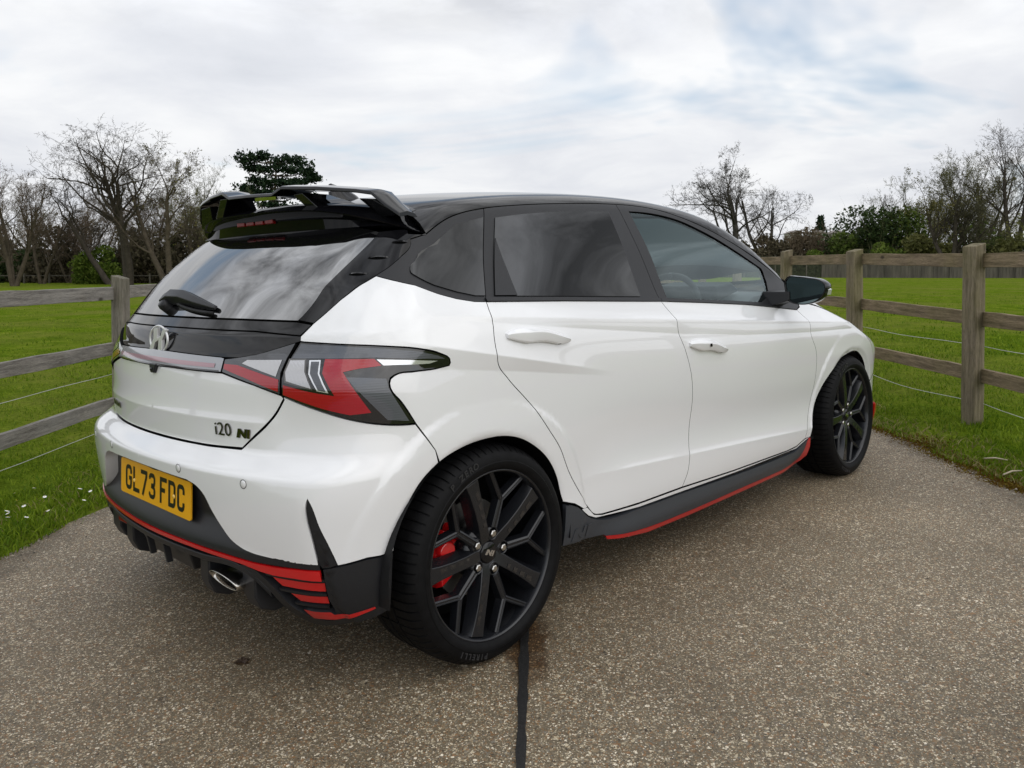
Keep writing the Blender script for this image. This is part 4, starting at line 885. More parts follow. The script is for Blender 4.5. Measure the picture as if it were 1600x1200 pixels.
def panel(name, P, mat, parent, chart=ch_wrap, grid=.014, off=0., gap=.0013, skirt=.02, holes=(), sides='R', skirt_mat='seam_black', round_=.0015, label=None, ridges=()):
    """closed outline in chart space -> surface panel with a turned-in edge. sides: R, L, RL (two objects), B (both halves in one mesh)"""
    if area(P) < 0: P = P[::-1]
    lock = (lambda b: 'x' if (sides == 'B' and abs(b.x) < 1e-4) else None)
    P = inset(P, gap, lock) if gap else P
    P = densify(P, grid*1.3); holes = [densify(inset(h[::-1] if area(h) > 0 else h, gap*.5) if gap else h, grid*1.3) for h in holes]
    xs = [p[0] for p in P]; ys = [p[1] for p in P]
    gx_ = np.arange(min(xs), max(xs), grid); gy_ = np.arange(min(ys), max(ys), grid*.87)
    X, Y = np.meshgrid(gx_, gy_); X[1::2] += grid/2; X = X.ravel(); Y = Y.ravel()
    k = inpoly(X, Y, P); X, Y = X[k], Y[k]
    if len(X): k = segdist(X, Y, P) > grid*.45; X, Y = X[k], Y[k]
    for h in holes:
        k = ~inpoly(X, Y, h); X, Y = X[k], Y[k]; k = segdist(X, Y, h) > grid*.45; X, Y = X[k], Y[k]
    rx_, ry_ = [], []
    for rd, rw in ridges:                                   # rows of points laid along a crease so that the mesh follows it
        q = spline(rd, .008); qx = np.array([a_[0] for a_ in q]); qy = np.array([a_[1] for a_ in q])
        tx_ = np.gradient(qx); ty_ = np.gradient(qy); tl_ = np.hypot(tx_, ty_)+1e-9; nx_, ny_ = -ty_/tl_, tx_/tl_
        k = segdist(X, Y, q[:1]+q+q[::-1]) > rw+.0045; X, Y = X[k], Y[k]
        for o_ in (-rw, 0., rw):
            ax_, ay_ = qx+nx_*o_, qy+ny_*o_; k = inpoly(ax_, ay_, P)
            if k.any(): ax_, ay_ = ax_[k], ay_[k]; k = segdist(ax_, ay_, P) > .003; ax_, ay_ = ax_[k], ay_[k]
            else: ax_, ay_ = ax_[:0], ay_[:0]
            rx_.append(ax_); ry_.append(ay_)
    if rx_: X = np.concatenate([X]+rx_); Y = np.concatenate([Y]+ry_)
    pts = [Vector(p) for p in P]; edges = [(i, (i+1) % len(P)) for i in range(len(P))]; loops = [list(range(len(P)))]
    for h in holes:
        b = len(pts); pts += [Vector(p) for p in h]; edges += [(b+i, b+(i+1) % len(h)) for i in range(len(h))]; loops.append(list(range(b, b+len(h))))
    nb = len(pts); pts += [Vector((float(a), float(b))) for a, b in zip(X, Y)]
    vs, es, fs, ov, oe, of = delaunay_2d_cdt(pts, edges, [], 0, 1e-6)
    V2 = np.array([(v.x, v.y) for v in vs]); F = np.array(fs); cen = V2[F].mean(1)
    k = inpoly(cen[:, 0], cen[:, 1], P)
    for h in holes: k &= ~inpoly(cen[:, 0], cen[:, 1], h)
    F = F[k]
    idx = {}
    for i, o_ in enumerate(ov):
        for q in o_: idx[q] = i
    def place_(u, v_):
        s3 = chart(u, v_); n_ = grad(s3); return s3+n_*(np.asarray(off(u, v_)).reshape(-1, 1) if callable(off) else off), n_
    Q, Nn = place_(V2[:, 0], V2[:, 1])
    if callable(off):
        e_ = .004; a1 = place_(V2[:, 0]+e_, V2[:, 1])[0]-place_(V2[:, 0]-e_, V2[:, 1])[0]; a2 = place_(V2[:, 0], V2[:, 1]+e_)[0]-place_(V2[:, 0], V2[:, 1]-e_)[0]
        n2 = np.cross(a1, a2); n2 /= np.linalg.norm(n2, axis=1)[:, None]; n2 *= np.sign((n2*Nn).sum(1))[:, None]; Nn = n2
    # orientation
    a, b, c = Q[F[:, 0]], Q[F[:, 1]], Q[F[:, 2]]; fn_ = np.cross(b-a, c-a); flipf = (fn_*Nn[F[:, 0]]).sum(1) < 0; F[flipf] = F[flipf][:, ::-1]
    V = Q.tolist(); NN = Nn.tolist(); faces = [tuple(map(int, f)) for f in F]; mi = [0]*len(faces)
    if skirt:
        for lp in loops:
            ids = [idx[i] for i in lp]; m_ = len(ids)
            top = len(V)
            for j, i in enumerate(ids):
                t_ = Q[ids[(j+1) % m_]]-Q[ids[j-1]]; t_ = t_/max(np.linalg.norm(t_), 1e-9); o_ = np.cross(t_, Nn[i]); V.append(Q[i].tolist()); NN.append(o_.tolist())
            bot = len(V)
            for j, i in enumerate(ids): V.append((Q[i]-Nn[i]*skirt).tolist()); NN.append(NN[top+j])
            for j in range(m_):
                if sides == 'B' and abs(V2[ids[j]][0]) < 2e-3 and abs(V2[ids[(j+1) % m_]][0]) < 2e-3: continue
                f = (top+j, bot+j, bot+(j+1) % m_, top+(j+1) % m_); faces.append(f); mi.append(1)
    V = np.array(V); NN = np.array(NN)
    objs = []
    def make(Vx, Nx, Fx, mx_, sfx):
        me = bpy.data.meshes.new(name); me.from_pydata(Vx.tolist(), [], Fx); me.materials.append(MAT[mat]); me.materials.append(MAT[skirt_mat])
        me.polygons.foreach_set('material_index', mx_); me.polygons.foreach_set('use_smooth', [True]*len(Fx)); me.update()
        me.normals_split_custom_set_from_vertices(Nx.tolist())
        o = bpy.data.objects.new(name, me); COL.objects.link(o); o.parent = parent if not isinstance(parent, dict) else parent[sfx]
        if label: o['label'] = label
        objs.append(o)
    Vm = V*[1, -1, 1]; Nm = NN*[1, -1, 1]; Fm = [f[::-1] for f in faces]
    if sides in ('R', 'RL'): make(V, NN, faces, mi, 'R')
    if sides in ('L', 'RL'): make(Vm, Nm, Fm, mi, 'L')
    if sides == 'B': make(np.concatenate([V, Vm]), np.concatenate([NN, Nm]), faces+[tuple(i+len(V) for i in f) for f in Fm], mi+mi, 'B')
    return objs
def surf(s, z, off=0., L_=False):
    P_ = wrap(np.array([s]), np.array([z])); n = grad(P_)[0]; p_ = P_[0]+n*off
    return (Vector(p_), Vector(n)) if not L_ else (Vector(p_*[1, -1, 1]), Vector(n*[1, -1, 1]))

XS = S2-CX                                              # s = x + XS along the side
CR1 = [(x+XS, .997-.078*(x-.05)) for x in np.arange(-.2, 3.0, .1)]
CR1b = [(x+XS, .997-.078*(x-.05)-float(np.interp(x, [-.1,.4,1.0,1.5,2.1,2.7], [.010,.034,.054,.062,.052,.03]))) for x in np.arange(-.05, 3.0, .1)]
CR2 = [(x+XS, .915-.205*(x+.1)) for x in np.arange(-.30, .61, .1)]
CR2b = [(x+XS, .915-.205*(x+.1)-float(np.interp(x, [-.3,-.1,.1,.55], [.06,.055,.040,.015]))) for x in np.arange(-.12, .61, .1)]
CR3 = [(x+XS, .437-.075*(x-.6)) for x in np.arange(.30, 2.11, .1)]
RSIDE = [(CR1, .003), (CR1b, .003), (CR2, .003), (CR2b, .003), (CR3, .003)]
# ---- shared outlines, in (s, z): s runs round the body from the middle of the tail to the nose
drip = spline([(1.168,1.246),(1.211,1.269),(1.267,1.294),(1.331,1.313),(1.434,1.331),(1.615,1.348),(1.831,1.360),(2.05,1.367),(2.17,1.368),(2.29,1.366),(2.393,1.359),(2.54,1.334),(2.686,1.294),(2.785,1.259),(2.881,1.218),(2.991,1.171),(3.131,1.114),(3.23,1.072),(3.32,1.025)], .02)
seamC = [(1.168,1.246),(1.05,1.215),(.938,1.182),(.838,1.127),(.737,1.065),(.657,1.005)]
dloC = [(.844,1.127),(1.019,1.098),(1.10,1.072),(1.16,1.054),(1.218,1.043),(1.263,1.040)]
seam_frame = [(1.263,1.040),(1.344,1.176),(1.438,1.331)]
seam_B = [(2.170,1.368),(2.163,1.226),(2.160,1.103),(2.158,1.02),(2.162,.992)]
belt_r = [(1.263,1.040),(1.6,1.024),(2.015,1.0),(2.162,.992)]
belt_f = [(2.162,.992),(2.466,.970),(2.804,.943),(3.057,.916),(3.279,.891)]
seam_rd = [(1.263,1.040),(1.256,1.015),(1.252,.983),(1.240,.934),(1.241,.866),(1.278,.82),(1.388,.71),(1.442,.643),(1.499,.573),(1.547,.489),(1.598,.417),(1.655,.345),(1.690,.312),(1.731,.303)]
door_b_r = [(1.731,.303),(1.941,.293),(2.216,.288)]
door_b_f = [(2.216,.288),(2.61,.270),(3.10,.259),(3.19,.262),(3.275,.285)]
seam_fd = [(2.162,.992),(2.185,.934),(2.19,.881),(2.221,.812),(2.262,.705),(2.277,.616),(2.272,.50),(2.264,.426),(2.25,.343),(2.216,.288)]
seam_fe = [(3.279,.891),(3.307,.855),(3.314,.768),(3.362,.689),(3.374,.570),(3.350,.444),(3.300,.335),(3.277,.285)]
def arc(cx, cz, r, a0, a1, n=40): return [(cx+r*math.cos(math.radians(a0+(a1-a0)*i/n)), cz+r*math.sin(math.radians(a0+(a1-a0)*i/n))) for i in range(n+1)]
arch_r = spline([(.866,.246),(.872,.33),(.878,.402),(.889,.456),(.914,.518),(.956,.58),(1.018,.622),(1.101,.645),(1.186,.653),(1.25,.651),(1.319,.634),(1.383,.600),(1.449,.545),(1.495,.479),(1.519,.419),(1.535,.375),(1.54,.30),(1.537,.241)], .015)
arch_f = spline([(3.335,.283),(3.340,.30),(3.368,.399),(3.44,.504),(3.56,.583),(3.72,.636),(3.87,.640),(3.99,.575),(4.076,.455),(4.122,.33),(4.130,.24)], .015)
def cut(C_, pred): return [p for p in C_ if pred(p)]
# white panels
quarter = poly(dloC[::-1], [(.838,1.124)], seamC[3:], [(.627,.972),(.629,.960)], ('s', [(.631,.959),(.751,.953),(.878,.944),(.970,.932),(1.035,.914),(1.070,.893),(1.072,.880),(1.044,.874),(.95,.871),(.905,.869),(.887,.858),(.884,.846),(.889,.828),(.910,.801),(.950,.734)]), [(1.003,.655),(1.016,.621)], cut(arch_r, lambda p: p[0] > 1.02 and p[1] > .378), [(1.585,.372),(1.64,.338),(1.655,.345)], ('s', seam_rd[:12][::-1]))
panel('quarter_panel', quarter, 'white_paint', car, sides='RL', ridges=RSIDE)
rdoor = {}; fdoor = {}
for sd in 'RL': rdoor[sd] = None
o = panel('rear_door', poly(('s', seam_rd), door_b_r, ('s', seam_fd[::-1]), belt_r[::-1]), 'white_paint', car, sides='RL', ridges=RSIDE); rdoor = dict(R=o[0], L=o[1])
o = panel('front_door', poly(belt_f, ('s', seam_fe), door_b_f[::-1], ('s', seam_fd[::-1])), 'white_paint', car, sides='RL', ridges=RSIDE); fdoor = dict(R=o[0], L=o[1])
sill_top = [(1.655,.342),(1.690,.309),(1.731,.299),(1.941,.288),(2.216,.283),(2.61,.266),(3.10,.255),(3.19,.258),(3.275,.281)]
panel('sill', poly(sill_top, [(3.325,.283),(3.277,.272),(3.197,.250),(2.632,.256),(2.235,.268),(1.942,.276),(1.70,.296),(1.662,.312),(1.62,.345)]), 'white_paint', car, sides='RL', gap=.001)
# black window surrounds and glass
qframe = poly(cut(drip, lambda p: p[0] < 1.436), [(1.438,1.331)], seam_frame[::-1], dloC[::-1], seamC[1:4][::-1])
panel('quarter_window_surround', qframe, 'matte_black', car, sides='RL', off=-.001)
qglass = poly([(1.288,1.277),(1.414,1.300),(1.270,1.056),(1.233,1.058),(1.173,1.072),(1.106,1.094),(1.02,1.126)], ('s', [(1.02,1.126),(1.003,1.136),(1.005,1.148),(1.045,1.165)]), [(1.175,1.215)])
panel('quarter_window', qglass, 'privacy_glass', car, sides='RL', off=.0025, skirt=.004, gap=.001, grid=.02)
rframe = poly(seam_frame, cut(drip, lambda p: 1.44 < p[0] < 2.16), seam_B, belt_r[::-1])
panel('window_frame', rframe, 'matte_black', rdoor, sides='RL', off=-.0005)
rglass = poly([(1.305,1.054),(1.423,1.236),(1.464,1.300)], ('s', [(1.464,1.300),(1.592,1.314),(1.762,1.326),(1.943,1.333),(2.088,1.335)]), [(2.040,1.015)])
panel('window', rglass, 'privacy_glass', rdoor, sides='RL', off=.0025, skirt=.004, gap=.001, grid=.02)
panel('fixed_window_trim', poly([(1.305,1.054),(1.398,1.050),(1.424,1.232)]), 'matte_black', rdoor, sides='RL', off=.0045, skirt=.004, gap=.0012)
panel('belt_moulding', poly([(a, b-.001) for a, b in belt_r], [(a, b+.012) for a, b in belt_r[::-1]]), 'matte_black', rdoor, sides='RL', off=.005, gap=.0012, skirt=.006, skirt_mat='matte_black')
gl_f = poly(('s', [(2.228,1.341),(2.33,1.339),(2.419,1.332),(2.573,1.305),(2.668,1.274),(2.763,1.237),(2.859,1.193),(2.976,1.144),(3.112,1.092)]), [(3.125,1.075),(3.130,1.03),(3.077,.972),(2.967,.945)], [(2.686,.968),(2.215,1.002)], [(2.225,1.15)])
fframe = poly(seam_B[::-1], cut(drip, lambda p: p[0] > 2.18), [(3.345,.985),(3.330,.905)], belt_f[::-1])
panel('window_frame', fframe, 'matte_black', fdoor, sides='RL', off=-.0005, holes=[gl_f])
panel('window', gl_f, 'tinted_glass', fdoor, sides='RL', off=-.006, skirt=0, gap=-.003, grid=.025)
panel('belt_moulding', poly([(a, b-.001) for a, b in belt_f], [(a, b+.012) for a, b in belt_f[::-1]]), 'matte_black', fdoor, sides='RL', off=.005, gap=.0012, skirt=.006, skirt_mat='matte_black')
# roof, pillars, windscreen, bonnet
D3 = wrap(np.array([p[0] for p in drip]), np.array([p[1] for p in drip])); dxy = [(float(a), float(-b)) for a, b, c in D3]
xf = dxy[-1][0]
inner = [(x, y-.052) for x, y in dxy if x > 1.52]
roofP = poly([(-.043, 0.), (-.043, dxy[0][1])], [p for p in dxy if p[0] > -.03], inner[::-1], ('s', [(inner[0][0], inner[0][1]), (1.55, .40), (1.585, .20), (1.59, 0.)]))
def panel_top(*a, **k): return panel(*a, chart=ch_top, **k)
def yb(P): return [(p[1], p[0]) for p in P]      # so that the mirror line is u=0
def ch_topy(u, v): return ch_top(v, u)
panel('roof', yb(roofP), 'gloss_black', car, chart=ch_topy, sides='B', skirt=.012, grid=.02)
wsP = poly([(1.595, 0.)], ('s', [(1.59, .20), (1.553, .40), (1.525, inner[0][1])]), inner, ('s', [inner[-1], (2.20, .45), (2.30, .22), (2.33, 0.)]))
panel('windscreen', yb(wsP), 'wind_glass', car, chart=ch_topy, sides='B', skirt=0, grid=.03)
# bonnet and wing meet along this line
bseam = [(3.345,.925),(3.45,.910),(3.55,.893),(3.66,.866),(3.80,.826),(4.0,.770),(4.2,.706),(4.36,.650)]
B3 = wrap(np.array([p[0] for p in bseam]), np.array([p[1] for p in bseam])); bxy = [(float(a), float(-b)-.004) for a, b, c in B3]
wing = poly([(3.279,.891),(3.335,.902)], ('s', bseam), [(4.36,.60),(4.34,.50)], [(4.20,.50),(4.09,.44)], cut(arch_f, lambda p: p[0] < 4.075)[::-1], [(3.275,.285)], ('s', seam_fe[::-1]))
panel('front_wing', wing, 'white_paint', car, sides='RL', ridges=RSIDE[:2])
bonP = poly([(2.37, 0.)], ('s', [(2.34, .25), (2.26, .50), (2.17, .70), (bxy[0][0]+.01, bxy[0][1]-.002)]), bxy[1:], ('s', [(bxy[-1][0], bxy[-1][1]), (3.33, .42), (3.36, .2), (3.365, 0.)]))
panel('bonnet', yb(bonP), 'white_paint', car, chart=ch_topy, sides='B', grid=.03)
mb = MB(); mb.prism([(2.30, 1.0), (2.42, .975), (2.42, .93), (1.95, .93), (1.95, 1.02)], -.70, .70, lambda u, v, q: (u, q, v-.10*abs(q))); mb.build('scuttle', 'interior_dark', car)
fb = poly([(4.09,.434),(4.20,.494),(4.34,.494),(4.365,.60),(4.365,.645),(4.45,.62),(4.52,.56),(4.52,.20),(4.14,.20),(4.134,.25),(4.125,.33)])
panel('front_bumper', fb, 'white_paint', car, sides='RL', grid=.02)
panel('front_bumper_face', poly([(0,.20),(.50,.20),(.52,.45),(.50,.62),(.42,.70),(0,.73)]), 'white_paint', car, chart=ch_front, sides='B', grid=.03)
panel('grille', poly([(0,.28),(.40,.28),(.48,.42),(.44,.58),(0,.60)]), 'gloss_black', car, chart=ch_front, sides='B', off=.006, grid=.03)
panel('headlamp', poly([(.46,.63),(.64,.65),(.66,.73),(.50,.71)]), 'lamp_clear', car, chart=ch_front, sides='RL', off=.004, grid=.03)
panel('front_winglet', poly([(4.150,.335),(4.195,.315),(4.240,.250),(4.240,.205),(4.160,.222)]), 'red_trim', car, sides='RL', off=.026, skirt=.030, skirt_mat='red_trim')

# ---- tail
gedge = [(.593,1.013),(.622,1.050),(.645,1.095),(.658,1.149),(.664,1.196),(.662,1.231),(.648,1.256)]
rg_ = poly([(0, 1.018),(.091,1.018),(.362,1.016),(.590,1.012)], ('s', gedge), ('s', [(.648,1.256),(.56,1.268),(.30,1.278),(0,1.281)]))
hatch = panel('tailgate', poly([(0,.870),(.12,.871),(.370,.869)], [(.501,.842),(.591,.819)], ('s', [(.598,.812),(.572,.775),(.543,.743),(.500,.708),(.478,.690),(.454,.670)]), ('s', [(.454,.670),(.317,.665),(.125,.664),(0,.664)])), 'white_paint', car, sides='B', ridges=[([(0,.742),(.3,.742),(.6,.742)], .003)])[0]
panel('rear_window', rg_, 'rear_glass', hatch, sides='B', skirt=.01, grid=.02, off=-.001)
panel('tailgate_lip', poly([(0,1.014),(.362,1.012),(.593,1.008),(.651,1.001),(.625,.974),(.445,.984),(.107,.987),(0,.987)]), 'gloss_black', hatch, sides='B', off=.001, grid=.008, gap=.0012)
panel('tail_pillar_trim', poly(('s', gedge), [(.80,1.262),(.95,1.258),(1.164,1.244)], seamC, [(.655,1.004)]), 'gloss_black', hatch, sides='RL', gap=.0016)
panel('tailgate_panel', poly([(0,.986),(.107,.986),(.445,.983),(.625,.973),(.629,.960)], [(.550,.940),(.485,.923),(.416,.913),(.356,.912),(.09,.918),(0,.919)]), 'gloss_black', hatch, sides='B', gap=.001, off=-.001, grid=.008)
bar = panel('light_bar', poly([(0,.917),(.09,.916),(.356,.910),(.370,.908),(.370,.872),(.12,.873),(0,.872)]), 'bar_lens', hatch, sides='B', gap=.0008, off=.007, skirt=.012, skirt_mat='lamp_dark')[0]
panel('red_strip', poly([(.0,.897),(.34,.893),(.34,.882),(0,.884)]), 'lamp_pink', bar, sides='B', gap=0, off=.0085, skirt=0)
panel('lower_trim', poly([(.0,.877),(.36,.876),(.36,.872),(0,.873)]), 'lamp_dark', bar, sides='B', gap=0, off=.0085, skirt=0)
li = dict(zip('RL', panel('inner_tail_lamp', poly([(.374,.906),(.418,.911),(.485,.921),(.618,.954),(.600,.915),(.589,.877),(.591,.823),(.501,.845),(.374,.872)]), 'lamp_smoke', hatch, sides='RL', gap=.001, off=.006, skirt=.012)))
panel('red_lens', poly([(.377,.894),(.430,.893),(.586,.861),(.586,.829),(.465,.861),(.379,.880)]), 'lamp_red', li, sides='RL', gap=.0005, off=.0072, skirt=.002)
panel('clear_lens', poly([(.462,.907),(.586,.910),(.576,.867),(.446,.897)]), 'lamp_clear', li, sides='RL', gap=.0005, off=.0072, skirt=.002)
lamp_o = poly(('s', [(.633,.957),(.751,.951),(.878,.942),(.968,.930),(1.033,.912),(1.067,.893),(1.068,.882),(1.044,.876),(.95,.873),(.905,.871),(.884,.860),(.881,.846),(.886,.828),(.907,.801),(.946,.737)]), ('s', [(.946,.737),(.903,.739),(.831,.750),(.777,.763),(.717,.781),(.648,.802),(.596,.820)]), [(.593,.864),(.597,.880),(.612,.920)])
lo = dict(zip('RL', panel('tail_lamp', lamp_o, 'lamp_dark', car, sides='RL', gap=.0012, off=.004, skirt=.014)))
panel('upper_lens', poly([(.637,.952),(.751,.947),(.878,.937),(.965,.925),(1.025,.909),(1.05,.898),(.852,.914),(.615,.914)]), 'lamp_fin', lo, sides='RL', gap=.0004, off=.0052, skirt=.002)
panel('red_lens', poly([(.719,.914),(.848,.912),(.866,.893),(.810,.888),(.770,.881),(.837,.776),(.784,.772),(.716,.789),(.600,.822),(.600,.848),(.673,.834),(.748,.823),(.715,.879)]), 'lamp_red', lo, sides='RL', gap=.0005, off=.0052, skirt=.002)
panel('bright_strip', poly([(.853,.910),(.94,.904),(1.025,.894),(.998,.889),(.870,.893)]), 'lamp_bright', lo, sides='RL', gap=.0005, off=.0054, skirt=.002)
panel('reversing_frame', poly([(.606,.914),(.663,.915),(.668,.882),(.692,.836),(.603,.853),(.597,.880)]), 'dark_chrome', lo, sides='RL', gap=.0004, off=.0046, skirt=.001)
panel('reversing_lens', poly([(.611,.910),(.659,.911),(.664,.882),(.687,.840),(.608,.857),(.602,.880)]), 'lamp_clear', lo, sides='RL', gap=.0008, off=.0052, skirt=.002)
panel('chevron_lens', poly([(.672,.911),(.708,.912),(.709,.878),(.735,.829),(.703,.834),(.675,.876)]), 'lamp_bright', lo, sides='RL', gap=.0008, off=.0052, skirt=.002)
panel('chevron_core', poly([(.678,.908),(.704,.908),(.704,.878),(.728,.832),(.706,.836),(.680,.877)]), 'lamp_fin', lo, sides='RL', gap=.001, off=.0060, skirt=.001)
panel('fin_lens', poly([(.776,.869),(.83,.866),(.876,.861),(.881,.835),(.930,.745),(.874,.753)]), 'lamp_fin', lo, sides='RL', gap=.001, off=.0052, skirt=.002)

# bumper
vent_o = [(.752,.396),(.735,.452),(.719,.50),(.706,.55),(.697,.573)]; vent_i = [(.697,.573),(.692,.55),(.692,.521),(.70,.466),(.708,.395)]
bl = [(.708,.395),(.654,.396),(.594,.398),(.529,.401),(.492,.408),(.461,.422),(.425,.459),(.389,.506),(.367,.540),(.334,.562),(.290,.573),(.108,.579),(0,.580)]
bump = poly([(0,.660),(.125,.660),(.317,.661),(.452,.665)], ('s', [(.452,.665),(.478,.686),(.502,.704),(.545,.739),(.575,.772),(.600,.808)]), [(.598,.816)], ('s', [(.598,.816),(.648,.799),(.717,.778),(.777,.760),(.831,.747),(.903,.736),(.948,.733)]), [(1.003,.655),(1.012,.620)], cut(arch_r, lambda p: p[0] < 1.012 and p[1] > .405)[::-1], [(.878,.404),(.815,.407),(.752,.396)], ('s', vent_o), ('s', vent_i), [(.654,.396),(.594,.398),(.529,.401)], ('s', bl[3:11]), [(.108,.579),(0,.580)])
bum = panel('rear_bumper', bump, 'white_paint', car, sides='B', skirt=.045, skirt_mat='white_paint', grid=.011, ridges=[([(0,.606),(.3,.606),(.48,.605),(.56,.598),(.63,.587),(.695,.573)], .003)])[0]
panel('bumper_vent_blade', poly(('s', vent_o), ('s', vent_i), [(.715,.384)]), 'matte_black', bum, sides='RL', off=-.004, skirt=.02, skirt_mat='matte_black', gap=.0006)
def recess(s, z): return -.040*sst(.395, .47, z)*(1-sst(.52, .60, s))
panel('plate_recess', poly([(0,.60),(.30,.60),(.37,.585),(.41,.55),(.44,.50),(.47,.455),(.51,.415),(.54,.404),(.709,.398),(.711,.381),(.652,.382),(.523,.379),(.407,.383),(.2,.386),(0,.386)]), 'matte_black', bum, sides='B', off=recess, skirt=.01, gap=.0006, skirt_mat='matte_black')
panel('red_stripe', poly([(0,.3845),(.2,.385),(.407,.381),(.473,.379),(.523,.377),(.59,.377),(.652,.380),(.710,.380),(.713,.352),(.648,.355),(.585,.354),(.539,.358),(.491,.366),(.447,.369),(.253,.373),(0,.3725)]), 'red_trim', bum, sides='B', off=.0035, skirt=.01, gap=.0005, skirt_mat='red_trim')
sideP = poly([(.752,.393),(.815,.403),(.878,.401)], cut(arch_r, lambda p: p[0] < .88 and .245 < p[1] < .40)[::-1], [(.866,.244)], ('s', [(.866,.244),(.826,.236),(.762,.220),(.70,.200),(.649,.188),(.610,.196),(.590,.225),(.577,.263),(.550,.312),(.512,.342),(.47,.360)]), [(.49,.366),(.530,.356)], ('s', [(.530,.356),(.560,.335),(.590,.298),(.612,.262),(.640,.240),(.670,.228),(.70,.226),(.728,.234)]), [(.732,.27),(.722,.30),(.716,.384)])
panel('bumper_corner', sideP, 'matte_black', bum, sides='RL', off=.001, gap=.0012, skirt=.03, skirt_mat='matte_black')
panel('vent_backing', poly([(.50,.364),(.72,.37),(.735,.24),(.64,.22),(.58,.26),(.54,.31)]), 'gloss_black', bum, sides='RL', off=-.030, gap=0, skirt=0)
for sl in ([(.572,.341),(.716,.342),(.717,.318),(.597,.320)], [(.618,.300),(.718,.302),(.719,.281),(.640,.279)], [(.648,.262),(.678,.260),(.722,.262),(.730,.254),(.768,.259),(.827,.271),(.829,.265),(.766,.245),(.726,.236),(.664,.231)]):
    panel('vent_slat', sl, 'red_trim', bum, sides='RL', off=(.003 if len(sl) > 4 else -.008), gap=0, skirt=.02, skirt_mat='matte_black', grid=.01)
for zz in (.349, .3095, .2705):
    panel('vent_divider', [(.55+(.349-zz)*.9, zz+.003), (.718, zz+.004), (.718, zz-.003), (.555+(.349-zz)*.9, zz-.004)], 'matte_black', bum, sides='RL', off=-.004, gap=0, skirt=.018, skirt_mat='matte_black', grid=.01)
# parking sensors
for (s_, z_) in ((.252,.601),(.523,.593)):
    for L_ in (False, True):
        p_, n_ = surf(s_, z_, .0005, L_); q = n_.to_track_quat('Z', 'Y').to_matrix(); mb = MB()
        mb.lathe([(.0, .0012), (.0088, .0012), (.0098, .0004), (.0104, -.002)], 28, lambda a, b, h: p_+q @ Vector((a, b, h))); o = mb.build('parking_sensor', 'white_paint', bum, smooth=True)
        mb = MB(); mb.lathe([(.0108, .0004), (.0116, .0007), (.0124, .0003)], 28, lambda a, b, h: p_+q @ Vector((a, b, h))); mb.build('sensor_seal', 'rubber_black', o, smooth=True)
# diffuser: wavy lower ribbon, centre block, strakes, exhaust
def rx(y, z, off=0.): return float(R(np.array([abs(y)]), np.array([z]))[0])-off
panel('diffuser_backing', poly([(0,.374),(.47,.367),(.53,.357),(.58,.30),(.60,.24),(0,.24)]), 'gloss_black', bum, sides='B', off=-.05, gap=0, skirt=0, grid=.02)
ribbon = [(-.60,.232),(-.565,.290),(-.53,.330),(-.48,.350),(-.30,.352),(0,.351),(.30,.352),(.48,.350),(.53,.330),(.565,.290),(.60,.232)]
mb = MB(); rp_ = spline(ribbon[1:-1], .03); v = []
for (y, z) in rp_:
    x = rx(y, max(z, .24), .002)
    v += [(x, y, z+.008), (x+.06, y, z+.014), (x+.06, y, z-.014), (x+.004, y, z-.011)]
f = [(4*i+k, 4*i+(k+1) % 4, 4*i+4+(k+1) % 4, 4*i+4+k) for i in range(len(rp_)-1) for k in range(4)]
mb.add(v, f); mb.build('diffuser_lip', 'matte_black', bum, bevel=.004)
mb = MB(); mb.prism([(-.19,.340),(.19,.340),(.155,.262),(-.155,.262)], 0, 1, lambda y, z, q: (rx(y, max(z, .25), -.02)+.10*q, y, z)); mb.build('diffuser_centre', 'matte_black', bum, bevel=.006)
for y in (-.475, -.275, .275, .475):
    mb = MB(); x = rx(y, .31, -.012); w_ = .035 if abs(y) > .4 else .028
    mb.prism([(x, .345), (x+.16, .345), (x+.16, .225), (x+.06, .215), (x+.018, .232), (x, .27)], y-w_, y+w_, lambda u, v_, q: (u, q, v_)); mb.build('diffuser_strake', 'matte_black', bum, bevel=.006)
for y in (-.06, .06):
    mb = MB(); x = rx(y, .31, .004); mb.prism([(x, .338), (x+.02, .338), (x+.03, .275), (x+.012, .275)], y-.006, y+.006, lambda u, v_, q: (u, q, v_)); mb.build('diffuser_rib', 'matte_black', bum, bevel=.002)
mb = MB(); mb.box((rx(.36, .32, -.035), .36, .318), (.03, .11, .032)); mb.build('fog_lamp', 'brake_lamp', bum, bevel=.004)
def ex(a, b, h): return (-.590+h-.25*b, -.385+a*1.38, .296+b*.46)
mb = MB(); mb.lathe([(.050, .10), (.0555, .02), (.057, .004), (.0555, 0), (.0515, .002), (.049, .012), (.048, .10)], 48, ex); tp_ = mb.build('exhaust_tip', 'steel', car, smooth=True)
mb = MB(); mb.lathe([(.0, .06), (.0479, .06)], 40, ex); mb.build('exhaust_bore', 'seam_black', tp_)
mb = MB(); mb.tube([(-.50, -.385, .292), (-.2, -.385, .28), (.1, -.3, .26)], .045, 12); mb.build('exhaust_pipe', 'dark_chrome', car, smooth=True)

